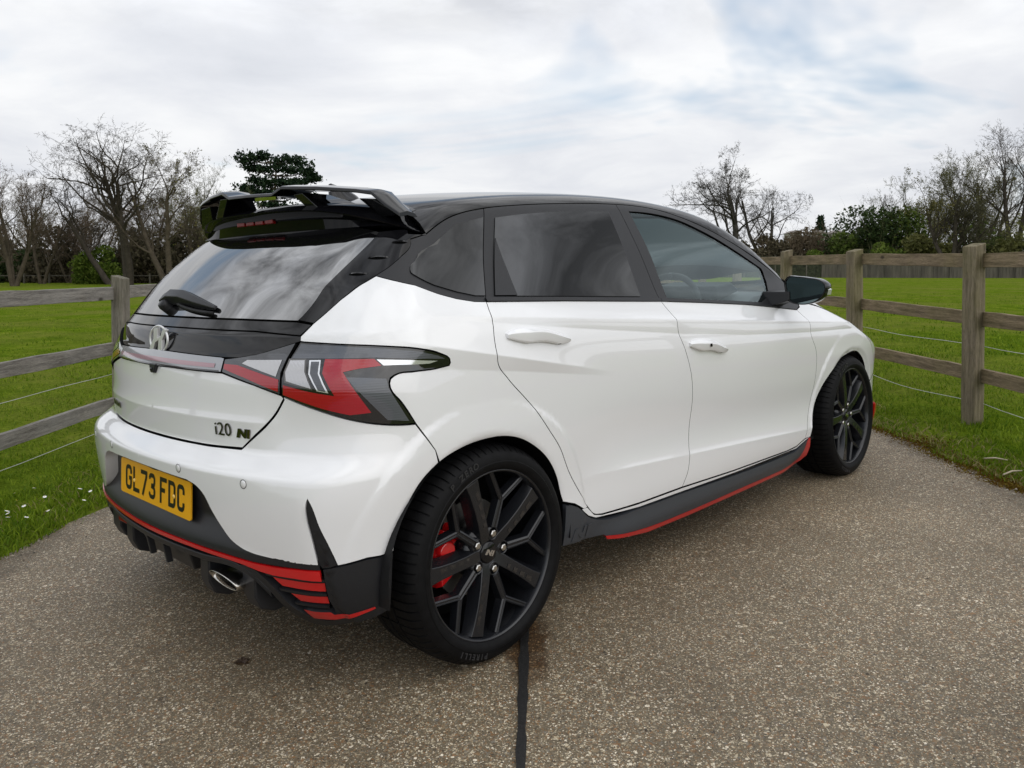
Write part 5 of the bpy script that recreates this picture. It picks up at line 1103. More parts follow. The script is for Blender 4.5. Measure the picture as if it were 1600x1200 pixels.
# number plate
pn = Vector((-1, 0, .055)).normalized(); px_ = Vector((0, -1, 0)); pz_ = px_.cross(pn)*-1
if pz_.z < 0: pz_ = -pz_
pc = Vector((-.6135, 0, .4985)); 
def pl(u, v, h): return pc+px_*u+pz_*v+pn*h
def rrect(w_, h_, r, n=6):
    out = []
    for cx, cy, a0 in ((w_/2-r, h_/2-r, 0), (-w_/2+r, h_/2-r, 90), (-w_/2+r, -h_/2+r, 180), (w_/2-r, -h_/2+r, 270)):
        out += [(cx+r*math.cos(math.radians(a0+90*i/n)), cy+r*math.sin(math.radians(a0+90*i/n))) for i in range(n+1)]
    return out
mb = MB(); mb.prism(rrect(.520, .111, .010), -.004, .0, pl); plate = mb.build('number_plate', 'plate_yellow', car)
ST = .0132
def stroke(m, pts, w_=ST, h0=.0004, h1=.0007, closed=False):
    """flat stroke following a polyline with mitred corners"""
    P_ = [Vector(p) for p in pts]; n = len(P_); Lq = []; Rq = []
    for i in range(n):
        a = P_[i-1] if (i > 0 or closed) else None; c = P_[(i+1) % n] if (i < n-1 or closed) else None; b = P_[i]
        e1 = (b-a).normalized() if a is not None else (c-b).normalized(); e2 = (c-b).normalized() if c is not None else e1
        n1 = Vector((-e1.y, e1.x)); n2 = Vector((-e2.y, e2.x)); mm_ = n1+n2; mm_ = mm_/max(mm_.length_squared/2, .35)
        Lq.append(b+mm_*w_/2); Rq.append(b-mm_*w_/2)
    v = [pl(p.x, p.y, h1) for p in Lq]+[pl(p.x, p.y, h1) for p in Rq]
    m.add(v, [(i, (i+1) % n, n+(i+1) % n, n+i) for i in range(n if closed else n-1)])
def arcp(cx, cy, rx_, ry_, a0, a1, n=8): return [(cx+rx_*math.cos(math.radians(a0+(a1-a0)*i/n)), cy+ry_*math.sin(math.radians(a0+(a1-a0)*i/n))) for i in range(n+1)]
hw, hh = .050/2-ST/2, .079/2-ST/2; cr = .013
def glyph(ch, x):
    m = MB()
    if ch in 'GC':
        p = arcp(hw-cr, hh-cr, cr, cr, 0, 90)+arcp(-hw+cr, hh-cr, cr, cr, 90, 180)+arcp(-hw+cr, -hh+cr, cr, cr, 180, 270)+arcp(hw-cr, -hh+cr, cr, cr, 270, 360)
        p = [(hw, hh-cr-.008)]+p+([(hw, -.002), (.002, -.002)] if ch == 'G' else [(hw, -hh+cr+.008)]); stroke(m, [(a+x, b) for a, b in p])
    elif ch == 'L': stroke(m, [(-hw+x, hh+ST/2), (-hw+x, -hh), (hw+ST/2+x, -hh)])
    elif ch == '7': stroke(m, [(-hw-ST/2+x, hh), (hw+x, hh), (hw+x, hh-.010), (-.010+x, -hh-ST/2)])
    elif ch == '3':
        p = [(-hw, hh-.012)]+arcp(-hw+cr, hh-cr, cr, cr, 180, 90)+arcp(hw-cr, hh-cr, cr, cr, 90, 0)+arcp(hw-cr, .001+cr, cr, cr-.001, 0, -90)+[(-.006, .002)]
        stroke(m, [(a+x, b) for a, b in p])
        p = [(-.006, .000)]+arcp(hw-cr, -cr-.001, cr, cr-.001, 90, 0)+arcp(hw-cr, -hh+cr, cr, cr, 0, -90)+arcp(-hw+cr, -hh+cr, cr, cr, 270, 180)+[(-hw, -hh+.012)]
        stroke(m, [(a+x, b) for a, b in p])
    elif ch == 'F': stroke(m, [(hw+ST/2+x, hh), (-hw+x, hh), (-hw+x, -hh-ST/2)]); stroke(m, [(-hw+x, .001), (hw-.006+x, .001)], h1=.0009)
    elif ch == 'D':
        p = [(-hw, -hh), (-hw, hh)]+arcp(hw-cr, hh-cr, cr, cr, 90, 0)+arcp(hw-cr, -hh+cr, cr, cr, 0, -90); stroke(m, [(a+x, b) for a, b in p], closed=True)
    return m
xx = -(7*.050+5*.011+.033)/2+.025
for i, ch in enumerate('GL73FDC'):
    o = glyph(ch, xx).build('plate_character', 'plate_black', plate); xx += .050+(.033 if i == 3 else .011)
for sx_ in (-.148, .148):
    mb = MB(); mb.lathe([(0, .0035), (.0045, .003), (.0065, .0008), (.0068, 0)], 16, lambda a, b, h: pl(sx_+a, b-.004, h+.0005)); mb.build('plate_screw', 'screw_yellow', plate, smooth=True)
m_ = text_mesh('WWW.GARAGE', .0055, .0002, lambda a, b, h: pl(a, b-.0505, h+.0004)) if False else None

# badges
def frame_at(s_, z_, off=.001, L_=False):
    p_, n_ = surf(s_, z_, off, L_); xr = Vector((0, 0, 1)).cross(n_).normalized(); yr = n_.cross(xr); return p_, xr, yr, n_
def badge_text(s, size, s_, z_, dep, mat, name, parent, skew=0., sc=(1, 1), L_=False, bold=0., off=.001):
    p_, xr, yr, n_ = frame_at(s_, z_, off, L_); m = text_mesh(s, size, dep, lambda a, b, h: p_+xr*(a+skew*b)+yr*b+n_*h, sc, bold); return m.build(name, mat, parent)
badge_text('i20', .054, .383, .7145, .003, 'dark_chrome', 'model_lettering', hatch, 0, (1.12, .98), bold=-.0002)
p_, xr, yr, n_ = frame_at(.462, .7105, .001)
def nlogo(p_, xr, yr, n_, k, name, parent, mats=('dark_chrome', 'bronze_chrome'), dep=.004):
    """slanted N with a doubled right stem"""
    m = MB()
    P1_ = [(-1.05,-.5),(-.55,-.5),(-.38,.02),(.12,-.5),(.42,-.5),(.62,.5),(.30,.5),(.18,.0),(-.32,.5),(-.72,.5)]
    m.prism(P1_, 0, dep, lambda u, v, h: p_+xr*u*k+yr*v*k+n_*h, 0)
    m.prism([(.55,-.5),(.92,-.5),(1.12,.5),(.75,.5)], 0, dep, lambda u, v, h: p_+xr*u*k+yr*v*k+n_*h, 1 if len(mats) > 1 else 0)
    return m.build(name, list(mats), parent)
nlogo(p_, xr, yr, n_, .0255, 'model_badge', hatch, dep=.0028)
badge_text('HYUNDAI', .028, .392, .7125, .003, 'dark_chrome', 'maker_lettering', hatch, L_=True, sc=(.95, 1), bold=.0005)
# emblem: chrome ring with slanted H
p_, xr, yr, n_ = frame_at(.0, .948, .004)
em_n = Vector((-1, 0, .06)).normalized(); er = Vector((0, -1, 0)); eu = Vector((.06, 0, 1)).normalized()
ec = p_+em_n*.004
mb = MB(); EN = 56
for i in range(EN):
    a = 2*math.pi*i/EN
    for j in range(8):
        b = 2*math.pi*j/8; rr = 1+.085*math.cos(b); mb.v.append(tuple(ec+er*(.064*rr*math.cos(a))+eu*(.0415*rr*math.sin(a))*1.0+em_n*(.0035*math.sin(b))))
mb.f = [(i*8+j, ((i+1) % EN)*8+j, ((i+1) % EN)*8+(j+1) % 8, i*8+(j+1) % 8) for i in range(EN) for j in range(8)]; mb.mi = [0]*len(mb.f)
emb = mb.build('emblem', 'silver', hatch, smooth=True)
def Hf(u, v, h): return ec+er*(u+.28*v)+eu*v+em_n*h
mb = MB(); mb.prism([(a*1.30, b) for a, b in [(-.042,-.031),(-.022,-.037),(-.0125,-.010),(.004,-.002),(.008,-.037),(.030,-.031),(.023,.0),(.040,.031),(.022,.037),(.0125,.012),(-.006,.004),(-.010,.037),(-.032,.031),(-.025,.002)]], -.006, .004, Hf)
mb.build('emblem_letter', 'silver', emb, bevel=.0012)
# reversing camera
p_, xr, yr, n_ = frame_at(.0, .862, .0)
mb = MB(); mb.prism([(-.026,.014),(.026,.014),(.012,-.014),(-.012,-.014)], -.004, .012, lambda u, v, h: p_+xr*u+yr*v+n_*(h-.2*max(0, -v))); cam_o = mb.build('reversing_camera', 'matte_black', hatch, bevel=.003)
mb = MB(); mb.lathe([(0, .003), (.004, .0025), (.006, 0)], 16, lambda a, b, h: p_+xr*a+yr*(b-.003)+n_*(.0125+h)); mb.build('camera_lens', 'gloss_black', cam_o, smooth=True)

# wiper
wq = [(.185, 1.070), (.10, 1.074), (-.0, 1.072), (-.10, 1.062), (-.20, 1.046)]
def on_glass(y, z, off):
    L_ = y > 0; p_, n_ = surf(abs(y), z, off, L_); return p_
mb = MB()
arm = [(.150, 1.056), (.09, 1.066), (.0, 1.066), (-.10, 1.054), (-.215, 1.040)]
vs = []
for i, (y, z) in enumerate(arm):
    wv_ = (.017, .019, .018, .014, .006)[i]; up = (.030, .040, .038, .028, .014)[i]
    a = on_glass(y, z-wv_, .004); b = on_glass(y, z+wv_, .004); c = on_glass(y, z+wv_*.5, up); d_ = on_glass(y, z-wv_*.7, up)
    vs += [a, b, c, d_]
mb.add(vs, [(4*i+k, 4*i+(k+1) % 4, 4*i+4+(k+1) % 4, 4*i+4+k) for i in range(4) for k in range(4)]+[(3, 2, 1, 0), (16, 17, 18, 19)])
wip = mb.build('wiper_arm', 'matte_black', hatch, bevel=.004)
mb = MB(); mb.tube([on_glass(.185+(-.40)*i/10, 1.078-.052*(i/10)-.010*math.sin(i/10*3.1), .006) for i in range(11)], .006, 6); mb.build('wiper_blade', 'rubber_black', wip, smooth=True)
mb = MB(); hp = on_glass(.115, 1.043, .0); _, _, _, hn = frame_at(.115, 1.043, 0, True); qh = hn.to_track_quat('Z', 'Y').to_matrix()
mb.lathe([(0, .030), (.018, .028), (.022, .018), (.022, -.005)], 24, lambda a, b, h: hp+qh @ Vector((a, b, h))); mb.build('wiper_pivot', 'matte_black', wip, smooth=True)

# fins on the pillar trim
for (s0, s1, z_) in ((.80, 1.0, 1.2225), (.735, .855, 1.179), (.715, .800, 1.1345)):
    for L_ in (False, True):
        mb = MB(); n = 12; v = []
        for i in range(n+1):
            t_ = i/n; s_ = s0+(s1-s0)*t_; hgt = .0055*math.sin(math.pi*min(1, t_*1.1+.02))**.7+.0004; 
            a, nn_ = surf(s_, z_+.0016, .0, L_); b, _ = surf(s_, z_-.0024, .0, L_); v += [a, a+nn_*hgt*.8, b+nn_*hgt, b]
        mb.add(v, [(4*i+k, 4*i+k+1, 4*i+5+k, 4*i+4+k) for i in range(n) for k in range(3)]); mb.build('pillar_fin', 'gloss_black', car, bevel=.001)

# ---- roof spoiler
spo = empty('roof_spoiler', (0, 0, 0), car)
# lower lobe: continues the roof to a trailing edge, then a face back down to the glass
ys_ = np.linspace(0, 1, 25); te_y = [0,.2,.38,.48,.55,.60,.645]; te = np.array([(-.275,1.340),(-.266,1.338),(-.230,1.328),(-.190,1.311),(-.150,1.293),(-.108,1.275),(-.060,1.254)])
def lobe_rows(y):
    x_, z_ = hermite(te_y, [y])[0] @ te
    fx = -.040; ytop = min(y, .58)
    tz = float(T(np.array([fx]), np.array([ytop]))[0])-.004
    if y > .54: tz -= (y-.54)*.9
    rows = [(fx+.01, tz+.003)]
    for t_ in (.25, .5, .75, .93): rows.append((fx+(x_-fx)*t_, tz+(z_-tz)*t_+.016*math.sin(math.pi*t_)*(1-.6*max(0, (y-.5)/.2))))
    rows += [(x_, z_), (x_+.002, z_-.004)]
    gp, gn = surf(min(y, .60), 1.272, 0.0)
    gx_, gz_ = gp.x, gp.z
    if y > .56: k_ = min(1, (y-.56)/.085); gx_ = gx_*(1-k_)+(x_+.03)*k_; gz_ = gz_*(1-k_)+(z_-.010)*k_
    rows += [(x_*.45+gx_*.55+.020, z_*.55+gz_*.45), (gx_+.004, gz_+.002), (gx_+.02, gz_-.004)]
    return rows
Y_ = np.linspace(-.645, .645, 57); v = []
for y in Y_:
    for (x_, z_) in lobe_rows(abs(y)): v.append((x_, y, z_))
k_ = len(lobe_rows(0)); mb = MB(); mb.add(v, [(i*k_+j, (i+1)*k_+j, (i+1)*k_+j+1, i*k_+j+1) for i in range(len(Y_)-1) for j in range(k_-1)])
lobe = mb.build('spoiler_base', 'spoiler_black', spo, smooth=True)
lobe.data.polygons.foreach_set('use_smooth', [True]*len(lobe.data.polygons)); es_ = lobe.modifiers.new('e', 'EDGE_SPLIT'); es_.split_angle = math.radians(38)
# upper wing: low arched centre, ramps at +-.14-.2, raised outer parts, then end plates
wy = [0, .10, .145, .20, .35, .50, .555, .60, .640]
wtx = [-.262, -.258, -.256, -.252, -.222, -.182, -.165, -.147, -.128]       # trailing edge x
wtz = [1.400, 1.3995, 1.399, 1.419, 1.412, 1.399, 1.391, 1.354, 1.325]       # trailing edge z (top)
wch = [.120, .120, .120, .122, .120, .105, .092, .080, .070]                 # chord
def wing_at(y):
    a = abs(y); M_ = [np.interp(a, wy, q) for q in (wtx, wtz, wch)]; return M_
Y_ = sorted(set([round(s_*q, 4) for q in (0, .05, .10, .145, .172, .20, .25, .30, .35, .40, .45, .50, .53, .555, .575, .60, .62, .640) for s_ in (1, -1)]))
v = []
for y in Y_:
    x_, z_, c_ = wing_at(y); z_ += .003+.022*y/.6     # the wing is set a touch higher on its left end in the picture
    th = .013
    prof_ = [(0, 0), (.02, .003), (.45, .009), (.85, .003), (1.0, -.008), (.85, -.010), (.45, -.004), (.03, -.0085), (0, -.0075)]
    for (t_, h_) in prof_: v.append((x_+c_*t_, y, z_+h_))
k_ = 9; mb = MB(); n = len(Y_); mb.add(v, [(i*k_+j, (i+1)*k_+j, (i+1)*k_+(j+1) % k_, i*k_+(j+1) % k_) for i in range(n-1) for j in range(k_)]+[tuple(range(k_)), tuple(range((n-1)*k_, n*k_))[::-1]])
mb.build('spoiler_wing', 'gloss_black', spo, bevel=.0015)
for sg in (-1, 1):      # struts and end plates
    for (y, w_, x0, x1, zb, lean_) in ((.290, .030, -.175, -.045, 1.336, .045),):
        x_, z_, c_ = wing_at(y); z_ += .022*sg*y/.6; mb = MB()
        top = [(x_+.012, z_-.012), (x_+c_*.9, z_-.014)]; bot = [(x1, zb+.012), (x0-.03, zb-.012)]
        P_ = [(top[0], y-lean_), (top[1], y-lean_), (bot[0], y+lean_), (bot[1], y+lean_)]
        v = [(p[0], sg*(yy-w_), p[1]) for p, yy in P_]+[(p[0], sg*(yy+w_), p[1]) for p, yy in P_]
        mb.add(v, [(0, 1, 2, 3), (7, 6, 5, 4), (0, 4, 5, 1), (1, 5, 6, 2), (2, 6, 7, 3), (3, 7, 4, 0)]); mb.build('spoiler_strut', 'gloss_black', spo, bevel=.004)
    mb = MB(); zt = .022*sg
    v = [(-.163, sg*.556, 1.376+zt), (-.075, sg*.556, 1.376+zt), (-.050, sg*.630, 1.318), (-.125, sg*.641, 1.314+zt*.6), (-.160, sg*.485, 1.383+zt), (-.085, sg*.475, 1.383+zt), (-.06, sg*.50, 1.315), (-.115, sg*.54, 1.300)]
    mb.add(v, [(0, 1, 2, 3), (7, 6, 5, 4), (0, 4, 5, 1), (1, 5, 6, 2), (2, 6, 7, 3), (3, 7, 4, 0)]); mb.build('spoiler_end_plate', 'gloss_black', spo, bevel=.004)
# high brake lamp on the face of the base
mb = MB()
for i in range(4):
    y = .095-.063*i; x_ = -.238-.02*(abs(y)<.05)*0; mb.box((x_+.012, y, 1.312), (.03, .052, .017))
hb = mb.build('high_brake_lamp', 'brake_lamp', spo, bevel=.003)
# aerial fin
mb = MB(); n = 14; v = []
for i in range(n+1):
    t_ = i/n; x_ = .065+.125*t_; h_ = .070*(1-t_)**.75*(1 if t_ > .02 else .9); w_ = .020*math.sin(math.pi*(.12+.86*t_))**.6+.003; z0 = float(T(np.array([x_]), np.array([0.]))[0])-.004
    v += [(x_, -w_, z0), (x_-.006*(1-t_), -w_*.4, z0+h_*.85), (x_-.008*(1-t_), 0, z0+h_+.004), (x_-.006*(1-t_), w_*.4, z0+h_*.85), (x_, w_, z0)]
mb.add(v, [(5*i+k, 5*i+k+1, 5*i+6+k, 5*i+5+k) for i in range(n) for k in range(4)]+[(0, 1, 2, 3, 4)]); mb.build('aerial_fin', 'gloss_black', car, smooth=True)

# ---- door handles
def handle(dparent, s0, z0, s1, z1, keyhole):
    for L_, par in ((False, dparent['R']), (True, dparent['L'])):
        n = 22; v = []
        for i in range(n+1):
            t_ = i/n; s_ = s0+(s1-s0)*t_; z_ = z0+(z1-z0)*t_
            env = math.sin(math.pi*(.04+.92*t_))**.55
            hu = .027*math.sin(math.pi*(.03+.94*t_**.85))**.8+.002; hd = .022*(1-.38*math.sin(math.pi*min(1, max(0, (t_-.28)/.52))))*env+.002
            lift = .030*env**.8; a, nn_ = surf(s_, z_+hu, .0, L_); b, _ = surf(s_, z_-hd, .0, L_)
            up = (a-b).normalized(); c_ = (a+b)/2; hh_ = (a-b).length/2
            for (q, o_) in ((1., -.001), (.92, .28), (.20, .98), (.05, 1.), (-.60, .80), (-.93, .62), (-1., .30), (-.85, -.001)):
                v.append(c_+up*hh_*q+nn_*lift*o_)
        k_ = 8; mb = MB(); mb.add(v, [(i*k_+j, (i+1)*k_+j, (i+1)*k_+j+1, i*k_+j+1) for i in range(n) for j in range(k_-1)]+[tuple(range(k_)), tuple(range(n*k_, (n+1)*k_))[::-1]])
        h_ = mb.build('handle', 'white_paint', par, smooth=True)
        es2 = h_.modifiers.new('e', 'BEVEL'); es2.width = .0018; es2.segments = 2; es2.limit_method = 'ANGLE'; es2.angle_limit = math.radians(25); es2.harden_normals = True
        # dished cup under the grip: dark slot and button
        t_ = .80; s_ = s0+(s1-s0)*t_; z_ = z0+(z1-z0)*t_; p_, nn_ = surf(s_, z_-.013, .010, L_); q = nn_.to_track_quat('Z', 'Y').to_matrix()
        mb = MB(); mb.lathe([(0, .004), (.005, .003), (.006, -.006)], 12, lambda a, b, h: p_+q @ Vector((a, b, h))); mb.build('handle_slot', 'seam_black', h_)
        if keyhole and not L_:
            t_ = .42; p_, nn_ = surf(s0+(s1-s0)*t_, z0+(z1-z0)*t_+.004, .0285, L_); xr = Vector((0, 0, 1)).cross(nn_).normalized(); yr = nn_.cross(xr); mb = MB()
            mb.box(p_, (.012, .003, .012), Matrix((xr, nn_, yr)).transposed()); mb.build('handle_button', 'seam_black', h_, bevel=.001)
handle(rdoor, 1.288, .940, 1.556, .906, False)
handle(fdoor, 2.252, .826, 2.520, .782, True)

# ---- sill skirts
sk_top = spline([(1.540,.376),(1.585,.366),(1.62,.340),(1.662,.308),(1.70,.292),(1.942,.272),(2.235,.264),(2.632,.252),(3.10,.246),(3.197,.246),(3.277,.268),(3.325,.279)], .03)
red_l = spline([(1.752,.226),(1.987,.200),(2.291,.190),(2.691,.189),(3.10,.190),(3.254,.197)], .03)
panel('side_skirt', poly(sk_top, [(3.300,.270),(3.285,.235),(3.254,.200)], red_l[::-1], [(1.74,.232),(1.62,.236),(1.537,.243),(1.540,.30)]), 'satin_grey', car, sides='RL', off=lambda s, z: .004+.022*(1-sst(.21, .275, z))*sst(1.62, 1.85, s)*(1-.8*sst(3.05, 3.30, s)), gap=.0008, skirt=.02, skirt_mat='satin_grey')
panel('side_skirt_stripe', poly([(1.752,.226)], red_l[1:], [(3.254,.199),(3.290,.240),(3.300,.272),(3.325,.281),(3.345,.235),(3.350,.190),(3.295,.172)], [(2.715,.170),(2.31,.171),(2.003,.179),(1.761,.214)]), 'red_trim', car, sides='RL', off=lambda s, z: .027*sst(1.62, 1.85, s)*(1-.8*sst(3.05, 3.30, s)), gap=.0004, skirt=.03, skirt_mat='red_trim')
p_, xr, yr, n_ = frame_at(1.618, .268, .004); nlogo(p_, xr, yr, n_, .042, 'sill_badge', car, ('satin_grey',), .002)

# ---- mirrors
def mirror(sg):
    par = fdoor['R'] if sg < 0 else fdoor['L']; mb = MB(); n = 18
    # housing: rear rim outline in (y, z), bulging forward
    rim = [(.850,.975),(.852,.945),(.872,.925),(.905,.916),(.945,.918),(.985,.934),(1.010,.960),(1.022,.988),(1.020,1.010),(1.000,1.028),(.950,1.040),(.900,1.046),(.862,1.046),(.850,1.032)]
    rim = spline(rim+[rim[0]], .012)[:-1]; m_ = len(rim); rim = [(.863+(y-.850)*1.145, .930+(z-.916)*.96) for y, z in rim]; cy, cz = .960, .992; v = []; XR = 1.850
    for (dx, k) in ((-.002, .93), (-.006, .985), (.0, 1.0), (.02, 1.015), (.05, .99), (.08, .90), (.10, .74), (.112, .5), (.116, .2)):
        for (y, z) in rim: v.append((XR+dx-.13*(y-cy), sg*(cy+(y-cy)*k), cz+(z-cz)*k))
    mb.add(v, [(i*m_+j, (i+1)*m_+j, (i+1)*m_+(j+1) % m_, i*m_+(j+1) % m_) for i in range(8) for j in range(m_)]+[tuple(range(8*m_, 9*m_))])
    h_ = mb.build('door_mirror', 'gloss_black', par, smooth=True)
    mb = MB(); v = [(XR+.001-.13*(y-cy), sg*(cy+(y-cy)*.93), cz+(z-cz)*.93) for (y, z) in rim]; mb.add(v, [tuple(range(m_))]); mb.build('mirror_glass', 'mirror_glass', h_)
    mb = MB(); mb.add([(x_+.115, y_, z_-.002) for x_, y_, z_ in [(1.70, sg*.745, .935), (1.86, sg*.745, .930), (1.84, sg*.80, .918), (1.72, sg*.80, .922), (1.74, sg*.885, .950), (1.82, sg*.885, .950), (1.82, sg*.885, .990), (1.74, sg*.885, .990), (1.72, sg*.765, .990), (1.84, sg*.765, .990)]], [(0, 1, 2, 3), (3, 2, 5, 4), (4, 5, 6, 7), (7, 6, 9, 8), (0, 3, 4, 7, 8), (1, 9, 6, 5, 2)]); mb.build('mirror_arm', 'matte_black', h_, bevel=.005)
    mb = MB(); v = []; pts = [(1.046, 1.010), (1.062, .996), (1.057, .974)]
    for (y, z) in pts: v += [(XR+.004, sg*(y+.0), z), (XR+.035, sg*(y+.003), z)]
    mb.add(v, [(0, 1, 3, 2), (2, 3, 5, 4)]); mb.build('mirror_repeater', 'lamp_bright', h_)
mirror(-1); mirror(1)

# ---- wheels
TR = .3145
def wheel_fn(yo, sg): return lambda a, b, h: (a, sg*(yo+h), b)
def make_wheel(x, sg, steer=0.):
    wh = empty('wheel', (x, sg*-.8, TR), car); wh.rotation_euler = (0, 0, steer)
    s_ = -sg                                                  # outward direction along y is s_
    # h measured outward from local y=0 (at |y|=.8)
    prof = [(.236,.052),(.244,.066),(.252,.073),(.262,.0765),(.268,.0765),(.270,.0745),(.284,.0725),(.294,.066),(.302,.056),(.3085,.044),(.3120,.030),(.3135,.012)]
    ribs = [(.3140,.010),(.3145,-.018),(.3075,-.020),(.3075,-.026),(.3145,-.028),(.3145,-.060),(.3075,-.062),(.3075,-.068),(.3145,-.070),(.3145,-.100),(.3075,-.102),(.3075,-.108),(.3140,-.110),(.3130,-.135)]
    back = [(.3060,-.150),(.290,-.160),(.262,-.160),(.240,-.140)]
    P_ = prof+ribs+back; NS = 288; k_ = len(P_); v = []
    for i in range(NS):
        a = 2*math.pi*(i//4+(.0, .80, .845, .955)[i % 4])/72; g = (i % 4 >= 2); g2 = (i % 8 in (2, 3))
        for j, (r, h) in enumerate(P_):
            if g and 8 <= j <= 13: r -= .0045
            if g2 and 16 <= j <= 17 or (g2 and 20 <= j <= 21): r -= .005
            v.append((r*math.cos(a), s_*h, r*math.sin(a)))
    mb = MB(); mb.add(v, [(i*k_+j, ((i+1) % NS)*k_+j, ((i+1) % NS)*k_+j+1, i*k_+j+1) for i in range(NS) for j in range(k_-1)])
    ty = mb.build('tyre', 'tyre_rubber', wh, smooth=True)
    es_ = ty.modifiers.new('e', 'EDGE_SPLIT'); es_.split_angle = math.radians(35)
    # raised sidewall lettering
    def ring_text(s, mid_deg, r, size, dirn=1):
        n_ = len(s); st = math.degrees(size*.74/r)
        for i, ch in enumerate(s):
            if ch == ' ': continue
            a = math.radians(mid_deg+dirn*(-(i-(n_-1)/2)*st)); up_ = dirn
            def fn(u, w_, h, a=a): 
                rr = r+up_*w_; ta = a-up_*u/r; return (rr*math.cos(ta), s_*(.0735+h), rr*math.sin(ta)) if s_ < 0 else (-rr*math.cos(ta), s_*(.0735+h), rr*math.sin(ta))
            text_mesh(ch, size, .0016, fn, (1, 1), .0006).build('tyre_letter', 'tyre_print', ty)
    ring_text('P ZERO', 115, .2795, .026); ring_text('PIRELLI', 248, .2795, .022)
    # rim barrel, lip and back
    mb = MB(); mb.lathe([(.2455,.060),(.2440,.0655),(.2395,.0655),(.2365,.060),(.2330,.048),(.2300,.020),(.2260,-.02),(.2200,-.06),(.2200,-.13),(.2330,-.145)], 96, lambda a, b, h: (a, s_*h, b)); rim = mb.build('rim', 'wheel_grey', wh, smooth=True)
    mb = MB(); mb.lathe([(.0,-.13),(.222,-.13)], 48, lambda a, b, h: (a, s_*h, b)); mb.build('rim_back', 'seam_black', rim)
    # spokes are built flat: u radial, v across, h outward
    def place(u, v_, h, a): 
        ca, sa = math.cos(a), math.sin(a); X = u*ca-v_*sa; Z = u*sa+v_*ca
        return (X, s_*h, Z) if s_ < 0 else (-X, s_*h, Z)
    def main_spoke(a):
        mb = MB(); us = [.030,.060,.10,.15,.20,.232]; wf = [.016,.0175,.0165,.0170,.0195,.0235]; wb = [.026,.027,.027,.029,.034,.042]; hf = [.036,.044,.050,.054,.0555,.0560]; hb_ = [.0,.0,.005,.012,.020,.028]
        v = []
        for u, a1, b1, h1, h0 in zip(us, wf, wb, hf, hb_): v += [place(u, -b1, h0, a), place(u, -a1, h1, a), place(u, a1, h1, a), place(u, b1, h0, a)]
        mb.add(v, [(4*i+k, 4*i+(k+1) % 4, 4*i+4+(k+1) % 4, 4*i+4+k) for i in range(5) for k in range(4)]+[(0, 1, 2, 3), (23, 22, 21, 20)])
        sp = mb.build('spoke', 'wheel_grey', rim, bevel=.0022)
        mb = MB()                                             # machined pockets along one side of the face
        for q, (u0, u1) in enumerate(((.085,.100),(.112,.130),(.142,.162),(.174,.198))):
            hq = np.interp((u0+u1)/2, us, hf)+.0006; w0, w1 = -.0125, -.0005
            mb.add([place(u0, w1, hq, a), place(u1, w1+.001, hq, a), place(u1+.003, w0, hq, a), place(u0, w0, hq, a)], [(0, 1, 2, 3)])
        mb.build('spoke_pocket', 'lamp_dark', rim)
    def y_spoke(a):
        mb = MB()
        def bar(p, q, w0, w1, h0, h1, d=.030):
            p = Vector(p); q = Vector(q); e = (q-p).normalized(); n_ = Vector((-e.y, e.x)); v = []
            for c_, w_, h_ in ((p, w0, h0), (q, w1, h1)):
                for (sgn, hh_, ww) in ((-1, h_-d, w_*1.25), (-1, h_-.004, w_), (-.45, h_, w_), (-.3, h_-.003, w_), (.3, h_-.003, w_), (.45, h_, w_), (1, h_-.004, w_), (1, h_-d, w_*1.25)):
                    pt = c_+n_*ww*sgn; v.append(place(pt.x, pt.y, hh_, a))
            mb.add(v, [(i, (i+1) % 8, 8+(i+1) % 8, 8+i) for i in range(8)]+[tuple(range(8)), tuple(range(8, 16))[::-1]])
        bar((.072, 0), (.160, 0), .0125, .0105, .046, .052)
        for sg_ in (-1, 1): bar((.156, sg_*.002), (.226, sg_*.066), .0085, .0080, .0525, .056); 
        mb.build('split_spoke', 'wheel_grey', rim, bevel=.0012)
    for k in range(5): main_spoke(math.radians(36+72*k)); y_spoke(math.radians(72*k))
    mb = MB(); mb.lathe([(.0,.030),(.030,.030),(.034,.036),(.042,.036),(.060,.034),(.080,.022),(.088,.0),(.080,-.05),(.0,-.05)], 60, lambda a, b, h: (a, s_*h, b)); mb.build('hub', 'wheel_grey', rim, smooth=True)
    mb = MB(); mb.lathe([(.0,.0415),(.027,.041),(.0315,.038),(.032,.030)], 40, lambda a, b, h: (a, s_*h, b)); cp = mb.build('centre_cap', 'gloss_black', rim, smooth=True)
    po = Vector((0, s_*.0416, 0)); xr_ = Vector((1, 0, 0)) if s_ < 0 else Vector((-1, 0, 0)); nlogo(po, (xr_*.92+Vector((0, 0, -.38))).normalized(), (Vector((0, 0, 1))*.92+xr_*.38).normalized(), Vector((0, s_, 0)), .0165, 'cap_badge', rim, ('chrome',), .0012)
    for k in range(5):
        a = math.radians(72*k); cx, cz = .0570*math.cos(a)*(1 if s_ < 0 else -1), .0545*math.sin(a)
        mb = MB(); mb.lathe([(.0165,.034),(.0175,.041),(.0200,.040),(.024,.018)], 24, lambda p, q, h: (cx+p, s_*h, cz+q)); mb.build('nut_well', 'wheel_grey', rim, smooth=True)
        mb = MB(); mb.lathe([(0,.026),(.0165,.026)], 20, lambda p, q, h: (cx+p, s_*h, cz+q)); mb.build('nut_well_floor', 'seam_black', rim)
        mb = MB(); mb.lathe([(0,.046),(.0085,.0455),(.0112,.043),(.0115,.026)], 6, lambda p, q, h: (cx+p, s_*h, cz+q)); mb.build('wheel_nut', 'steel', rim, bevel=.0008)
